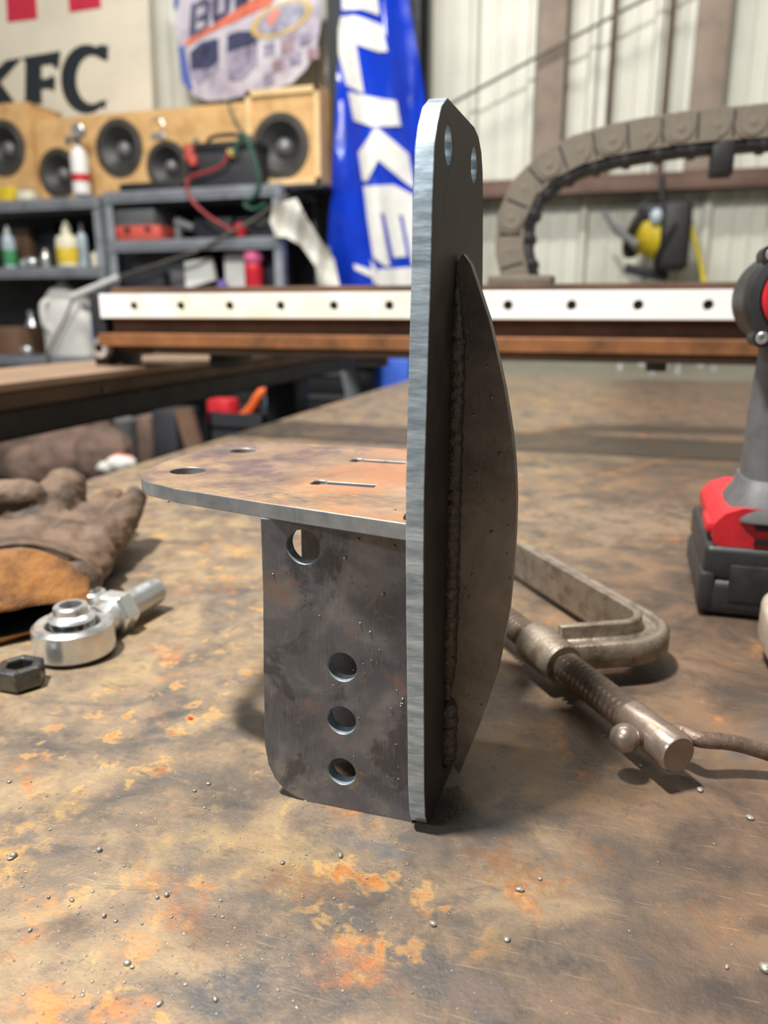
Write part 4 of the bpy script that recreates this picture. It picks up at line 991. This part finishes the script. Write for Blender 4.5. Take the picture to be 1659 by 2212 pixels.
# ================================================================== banner, poster, sign
YB = lambda x, y: 3.165 + .030*math.sin((x-705)/27.0+y*.0022) + .010*math.sin((x-700)/11.0-y*.012)
bn = thing('vinyl_banner', 'glossy blue vinyl banner with large white letters hanging in folds', 'banner', onY(815, 640, 3.16))
outl = [(738, -60), (735, 60), (728, 180), (722, 300), (713, 440), (708, 520), (722, 570), (740, 640), (935, 640), (940, 420), (930, 290), (918, 215), (908, 150), (896, 80), (884, 10), (880, -60)]
sheet(outl, YB, .004, 4).build('banner_cloth', 'blue', bn)
LET = {'A': [(737, -40), (811, -40), (820, 33), (780, 19), (739, 22)],
       'L': [(736, 36), (764, 33), (795, 42), (825, 54), (837, 111), (818, 112), (769, 95), (786, 202), (748, 184), (731, 114), (731, 63)],
       'K_bar': [(752, 198), (806, 210), (856, 218), (866, 272), (802, 273), (764, 260)],
       'K_arms': [(812, 275), (850, 304), (882, 332), (896, 408), (878, 396), (816, 345), (793, 392), (783, 389), (774, 329)],
       'E': [(785, 402), (850, 399), (894, 421), (900, 572), (890, 572), (870, 466), (862, 463), (879, 554), (850, 556), (830, 461), (822, 461), (843, 575), (832, 575), (806, 556), (793, 470)],
       'R': [(816, 582), (905, 576), (905, 636), (815, 636)], 'rule': [(764, 570), (800, 582), (812, 604), (796, 596), (766, 582)], 'rule2': [(800, 560), (812, 578), (818, 612), (806, 612)]}
for k, pts in LET.items():
    sheet(pts, lambda x, y: YB(x, y)-.006, .004, 3).build('letter', 'white', bn)

YP = lambda x, y: 3.315 + .012*math.sin(x*.03+y*.013) - .00035*max(0, x-600)*max(0, y-60)/60
po = thing('racing_poster', 'glossy curled motor racing poster hanging above the speaker boxes', 'poster', onY(530, 215, 3.31))
sheet([(372, -60), (700, -60), (692, 60), (682, 110), (660, 150), (630, 180), (600, 190), (560, 195), (530, 205), (490, 215), (450, 218), (425, 210), (405, 194), (390, 165), (385, 100), (378, 60)], YP, .003, 4).build('poster_sheet', 'poster', po)
Z = lambda L: [(x/2.304, y/2.304) for x, y in L]
def prn(name, mat, pts, off=.0035): sheet(pts, lambda x, y: YP(x, y)-off, .0025, 2).build(name, mat, po)
prn('print_panel', 'pblue', Z([(885, 235), (918, 228), (935, 330), (960, 440), (945, 458), (905, 405)]))
prn('print_panel', 'pblue', Z([(862, 0), (890, -20), (885, 30), (868, 50)]))
prn('print_panel', 'pred', Z([(925, 200), (1060, 125), (1310, -40), (1400, -50), (1340, 25), (1180, 100), (1050, 158), (925, 232)]))
for q in ([(950, 20), (980, 10), (972, 185), (942, 200)], [(985, 8), (1030, -15), (1028, 15), (984, 38)], [(984, 82), (1026, 62), (1024, 92), (982, 112)], [(978, 150), (1020, 128), (1018, 158), (976, 182)], [(1022, -5), (1046, 5), (1040, 60), (1020, 75)], [(1020, 70), (1042, 70), (1036, 130), (1018, 145)],
          [(1062, -30), (1088, -40), (1080, 90), (1056, 100)], [(1056, 84), (1130, 50), (1128, 78), (1066, 122)], [(1120, -60), (1148, -70), (1142, 60), (1116, 75)], [(1170, -30), (1240, -70), (1238, 10), (1168, 50)]):
    prn('letter', 'pnavy', Z(q))
def oval(cx, cy, a, b, rot, n=28): 
    return [(cx+a*math.cos(t)*math.cos(rot)-b*math.sin(t)*math.sin(rot), cy+a*math.cos(t)*math.sin(rot)+b*math.sin(t)*math.cos(rot)) for t in [2*math.pi*i/n for i in range(n)]]
prn('print_oval', 'pgold', oval(608, 40, 72, 34, -.45)); prn('print_oval', 'pphoto', oval(608, 39, 58, 25, -.45), .006); prn('print_panel', 'pred', Z([(1320, 100), (1370, 40), (1400, 60), (1350, 130)]), .0085)
prn('print_photo', 'pnavy', Z([(945, 260), (1000, 210), (1085, 190), (1090, 300), (1050, 340), (950, 350)])); prn('print_photo', 'pphoto', Z([(950, 350), (1050, 340), (1090, 300), (1085, 350), (980, 425)]))
prn('print_photo', 'pnavy', Z([(1130, 175), (1180, 155), (1278, 152), (1282, 215), (1130, 260)])); prn('print_photo', 'pphoto', Z([(1130, 262), (1282, 217), (1280, 320), (1200, 400), (1130, 400)]))
for i, (x, y) in enumerate(((1310, 220), (1400, 200), (1490, 170), (1350, 300), (1440, 270), (1530, 240), (1310, 370))):
    prn('print_panel', 'pmauve' if i % 2 else 'pphoto', Z([(x, y), (x+55, y-12), (x+58, y+48), (x+2, y+62)]))

SG = 3.372
sg = thing('shop_sign', 'off white shop sign with red stripes and the letters KFC', 'sign', onY(160, 262, SG))
pts = [onY(x, y, SG) for x, y in ((-70, -80), (313, -80), (331, 285), (-70, 300))]
m = MB(); m.plate([[(p.x, p.z) for p in pts]], lambda u, v, w_: Vector((u, SG+w_, v)), .03, 0, 0); m.build('sign_panel', 'sign', sg, bevel=.003)
def sgp(name, mat, pts): face_prism(pts, SG-.003, .004, mat, name, sg)
sgp('stripe', 'signred', [(10, -60), (74, -60), (80, 40), (16, 48)]); sgp('stripe', 'signred', [(144, -60), (212, -60), (218, 16), (150, 26)])
sgp('letter', 'signblack', Z([(112, 285), (300, 253), (291, 335), (278, 345), (258, 319), (205, 326), (205, 392), (238, 390), (262, 372), (275, 398), (270, 455), (250, 442), (205, 443), (207, 500), (212, 515), (112, 520), (124, 490), (126, 312)]))
C_ = [(430+128*math.cos(math.radians(t)), 393-172*math.sin(math.radians(t))) for t in range(48, 318, 10)]
Ci = [(458+80*math.cos(math.radians(t)), 396-122*math.sin(math.radians(t))) for t in range(310, 40, -10)]
sgp('letter', 'signblack', Z([(538, 228), (500, 222)] + C_[2:] + [(520, 548), (530, 498)] + Ci[1:-1] + [(524, 300), (536, 300)]))
sgp('letter', 'signblack', Z([(-150, 335), (-60, 320), (-60, 385), (30, 300), (105, 288), (100, 300), (0, 410), (70, 505), (60, 520), (-20, 522), (-60, 450), (-60, 525), (-150, 530)]))

# ================================================================== cord reel and cable on the wall
rc = onY(1422, 512, 3.27); ra = Vector((.80, -.30, -.42)).normalized()
cr = thing('cord_reel', 'black cord reel with wound yellow cord hanging on the ribbed wall', 'cord reel', rc)
for pf in ([(.018, -.088), (.108, -.084), (.118, -.074), (.112, -.060), (.05, -.056)], [(.05, .052), (.108, .056), (.114, .064), (.108, .074), (.03, .078)]): m = MB(); m.lathe(pf, rc, ra, 36); m.build('flange', 'black', cr)
prof = []
for k in range(9): prof += [(.074, -.056+k*.0122), (.082, -.053+k*.0122), (.082, -.048+k*.0122), (.074, -.045+k*.0122)]
m = MB(); m.lathe(prof, rc, ra, 36); m.build('wound_cord', 'cord', cr)
m = MB(); p = onY(1462, 480, 3.22); m.box((p.x-.055, 3.16, p.z-.17), (p.x+.05, 3.34, p.z+.07), .02, seg=3); m.build('housing', 'black', cr)
m = MB(); p = onY(1425, 452, 3.22); m.box((p.x-.08, 3.20, p.z-.04), (p.x+.09, 3.32, p.z+.02), .018, seg=3); m.build('guard', 'darkbox', cr)
m = MB(); p = onY(1418, 468, 3.18); m.sphere((p.x, 3.19, p.z), .03, 2, (.8, .5, 1)); m.build('light_lens', 'glassy', cr)
m = MB(); m.tube(smooth_path([onY(1430, 375, 3.33), onY(1428, 400, 3.31), onY(1432, 440, 3.26)], 5), .008, 8); m.build('hook', 'blacksteel', cr)
m = MB(); m.tube(smooth_path([onY(1350, 578, 3.24), onY(1390, 588, 3.25), onY(1440, 598, 3.28)], 4), .018, 8); m.build('stand_foot', 'darkbox', cr)
m = MB(); m.tube(smooth_path([onY(1488, 475, 3.2), onY(1500, 520, 3.2), onY(1514, 570, 3.22), onY(1526, 640, 3.22)], 6), .009, 8); m.build('hanging_cord', 'cord', cr)
m = MB(); m.tube(smooth_path([onY(1375, 530, 3.2), onY(1345, 505, 3.2), onY(1325, 490, 3.2)], 5), .016, 8); m.tube([onY(1325, 490, 3.2), onY(1305, 458, 3.2)], .010, 8); m.build('plug_end', 'greybox', cr)
P = [onY(940, 243, 3.335), onY(1180, 112, 3.335), onY(1400, -6, 3.335), onY(1500, -62, 3.335)]
m = MB(); m.tube(P, .0065, 8); tag(m.build('wall_cable', 'wireK', loc=P[0]), 'thin brown cable strung diagonally across the ribbed wall', 'cable')

# ================================================================== low bench with clutter under the side beam
lb = thing('low_bench', 'dark low bench behind the side beam piled with clutter', 'bench', (-1.2, 2.1, -.86))
m = MB(); m.box((-2.3, 1.85, -.43), (-.66, 2.45, -.40)); m.build('bench_top', 'blacksteel', lb, bevel=.002)
for x in (-2.27, -.72):
    for y in (1.88, 2.38):
        m = MB(); m.box((x, y, -.86), (x+.05, y+.05, -.43), .003); m.build('leg', 'blacksteel', lb)
tc = thing('chest_backdrop', 'black chest shape added as backdrop for the shaded wall beside the grey green bench', 'tool chest', (-1.0, 2.65, -.86))  # black block added to stand for the shade low on the wall
m = MB(); m.box((-1.46, 2.50, -.84), (-.64, 2.90, .085), .006); m.build('backdrop_body', 'black', tc)
for k in range(4):
    m = MB(); m.box((-1.44, 2.493, -.24+.078*k), (-.66, 2.502, -.17+.078*k), .002); d = m.build('drawer', 'black', tc)
    m = MB(); m.box((-1.2, 2.483, -.185+.078*k), (-.9, 2.495, -.177+.078*k), .002); m.build('handle', 'darkbox', d)
for x, y in ((-1.40, 2.55), (-.70, 2.55), (-1.40, 2.84), (-.70, 2.84)): m = MB(); m.cyl((x, y, -.86), (x, y, -.838), .03, seg=16); m.build('caster', 'black', tc)
LBZ = -.40
def lump(name, mat, blobs, label, cat, vox=.010, amp=.03, size=.08, base=LBZ):
    m = MB()
    for px, py, Y, r, s in blobs: m.sphere(onY(px, py, Y), r, 3, s)
    c = onY(blobs[0][0], blobs[0][1], blobs[0][2]); o = m.build(name, mat, loc=(c.x, c.y, base)); skin_over(o, vox, 4, amp, size); tag(o, label, cat); return o
lump('canvas_jacket', 'jacket', [(150, 985, 1.98, .10, (1.3, 1, .8)), (90, 1010, 1.98, .10, (1.2, 1, .8)), (215, 935, 2.0, .07, (.7, .8, 1.5)), (180, 950, 2.0, .08, (1, .9, .9)), (225, 985, 1.98, .09, (1, 1, 1)), (160, 1025, 1.98, .09, (1.6, 1, .7))], 'crumpled brown canvas jacket on the low bench', 'jacket')
lump('white_cloth', 'cloth', [(262, 1000, 1.92, .035, (1.3, 1, .7)), (235, 1008, 1.92, .03, (1.5, 1, .6))], 'small white cloth next to the canvas jacket', 'cloth', .006, .012, .04)
lump('red_rag', 'redbox', [(262, 990, 1.93, .028, (1.6, .8, .5))], 'little red rag on the white cloth', 'rag', .006, .010, .03)
for (x0, y0, x1, y1, Y, mat, nm, lab, cat) in (
        (236, 905, 292, 1030, 2.22, 'greybox', 'paint_can', 'grey can standing behind the canvas jacket', 'can'),
        (330, 888, 382, 1020, 2.05, 'darkbox', 'storage_bin', 'charcoal bin beside the leaning board on the low bench', 'bin'),
        (296, 900, 326, 1030, 2.14, 'jacket', 'paper_sack', 'dull brown sack between can and charcoal bin', 'sack'),
        (450, 893, 572, 990, 1.98, 'darkbox', 'parts_tray', 'dark parts tray holding the red case and orange tool', 'tray')):
    if nm == 'paint_can':
        c = onY((x0+x1)/2, y0, Y); r = .055; m = MB(); m.lathe([(r*.96, LBZ), (r, LBZ+.006), (r, c.z-.008), (r*1.04, c.z-.004), (r*1.04, c.z), (r*.9, c.z), (r*.88, c.z-.008), (0, c.z-.008)], (c.x, Y, 0), up, 28); tag(m.build(nm, mat, loc=(c.x, Y, LBZ)), lab, cat)
    elif nm == 'parts_tray':
        a_, b_ = onY(x0, 900, Y).x, onY(x1, 900, Y).x; zt = onY(510, y0, Y).z; m = MB()
        for lo, hi in (((a_, Y, LBZ), (b_, Y+.01, zt)), ((a_, Y+.18, LBZ), (b_, Y+.19, zt)), ((a_, Y, LBZ), (a_+.01, Y+.19, zt)), ((b_-.01, Y, LBZ), (b_, Y+.19, zt)), ((a_, Y, zt-.05), (b_, Y+.19, zt-.04))): m.box(lo, hi)
        tag(m.build(nm, mat, loc=((a_+b_)/2, Y+.09, LBZ)), lab, cat); TZ = zt-.04
    else: pbox(nm, mat, x0, y0, x1, y1, Y, .14, lab, cat, LBZ, .008)
m = MB(); a_ = onY(452, 862, 2.04); m.box((a_.x, 2.02, TZ), (a_.x+.075, 2.09, onY(480, 862, 2.04).z), .008); tag(m.build('red_case', 'redp', loc=(a_.x+.03, 2.05, TZ)), 'bright red case in the dark parts tray', 'case')
c = onY(535, 868, 2.05); ot = thing('orange_tool', 'orange handled tool in the dark parts tray', 'tool', (c.x, 2.06, TZ))
m = MB(); m.tube(smooth_path([(c.x-.05, 2.06, TZ+.012), (c.x-.01, 2.06, TZ+.03), (c.x+.03, 2.06, c.z+.015), (c.x+.05, 2.07, c.z+.04)], 6), .014, 10); m.build('grip', 'orange', ot)
m = MB(); m.tube(smooth_path([(c.x-.03, 2.03, TZ+.012), (c.x+.01, 2.03, TZ+.02), (c.x+.05, 2.03, TZ+.022)], 6), .012, 10); m.build('lower_grip', 'orange', ot)
m = MB(); m.box((c.x-.045, 2.08, TZ), (c.x+.02, 2.10, TZ+.05), .006); m.build('tool_head', 'darkbox', ot)
m = MB(); a_, b_ = onY(376, 890, 2.0), onY(452, 985, 2.0)
m.plate([[(a_.x, onY(376, 885, 2.0).z), (a_.x+.05, onY(400, 880, 2.0).z), (b_.x+.03, LBZ), (b_.x-.03, LBZ)]], lambda u, v, w_: Vector((u, 2.0+w_, v)), .02, 0, 0); tag(m.build('leaning_board', 'brown', loc=(b_.x, 2.0, LBZ)), 'brown board leaning between charcoal bin and parts tray', 'board')
o, _ = pbox('slate_panel', 'slate', 572, 832, 645, 960, 2.18, .03, 'slate blue panel standing upright beside the parts tray', 'panel', LBZ, .004)
m = MB(); m.plate([[(p.x, p.z) for p in (onY(733, 790, 2.30), onY(762, 785, 2.30), onY(776, 846, 2.30), onY(752, 960, 2.30), onY(740, 960, 2.30), onY(746, 850, 2.30))]], lambda u, v, w_: Vector((u, 2.30+w_, v)), .02, 0, 0)
tag(m.build('white_offcut', 'wbottle', loc=onY(746, 960, 2.30)), 'white plastic offcut standing in front of the black backdrop', 'offcut')
o, _ = pbox('blue_crate', 'bluecr', 806, 776, 884, 900, 2.22, .16, 'bright blue crate between rusty table and black backdrop', 'crate', LBZ, .006)
o, _ = pbox('rag_bundle', 'jacket', -20, 935, 110, 1040, 2.16, .12, 'dull bundle at the back of the low bench by the jacket', 'bundle', LBZ, .03)
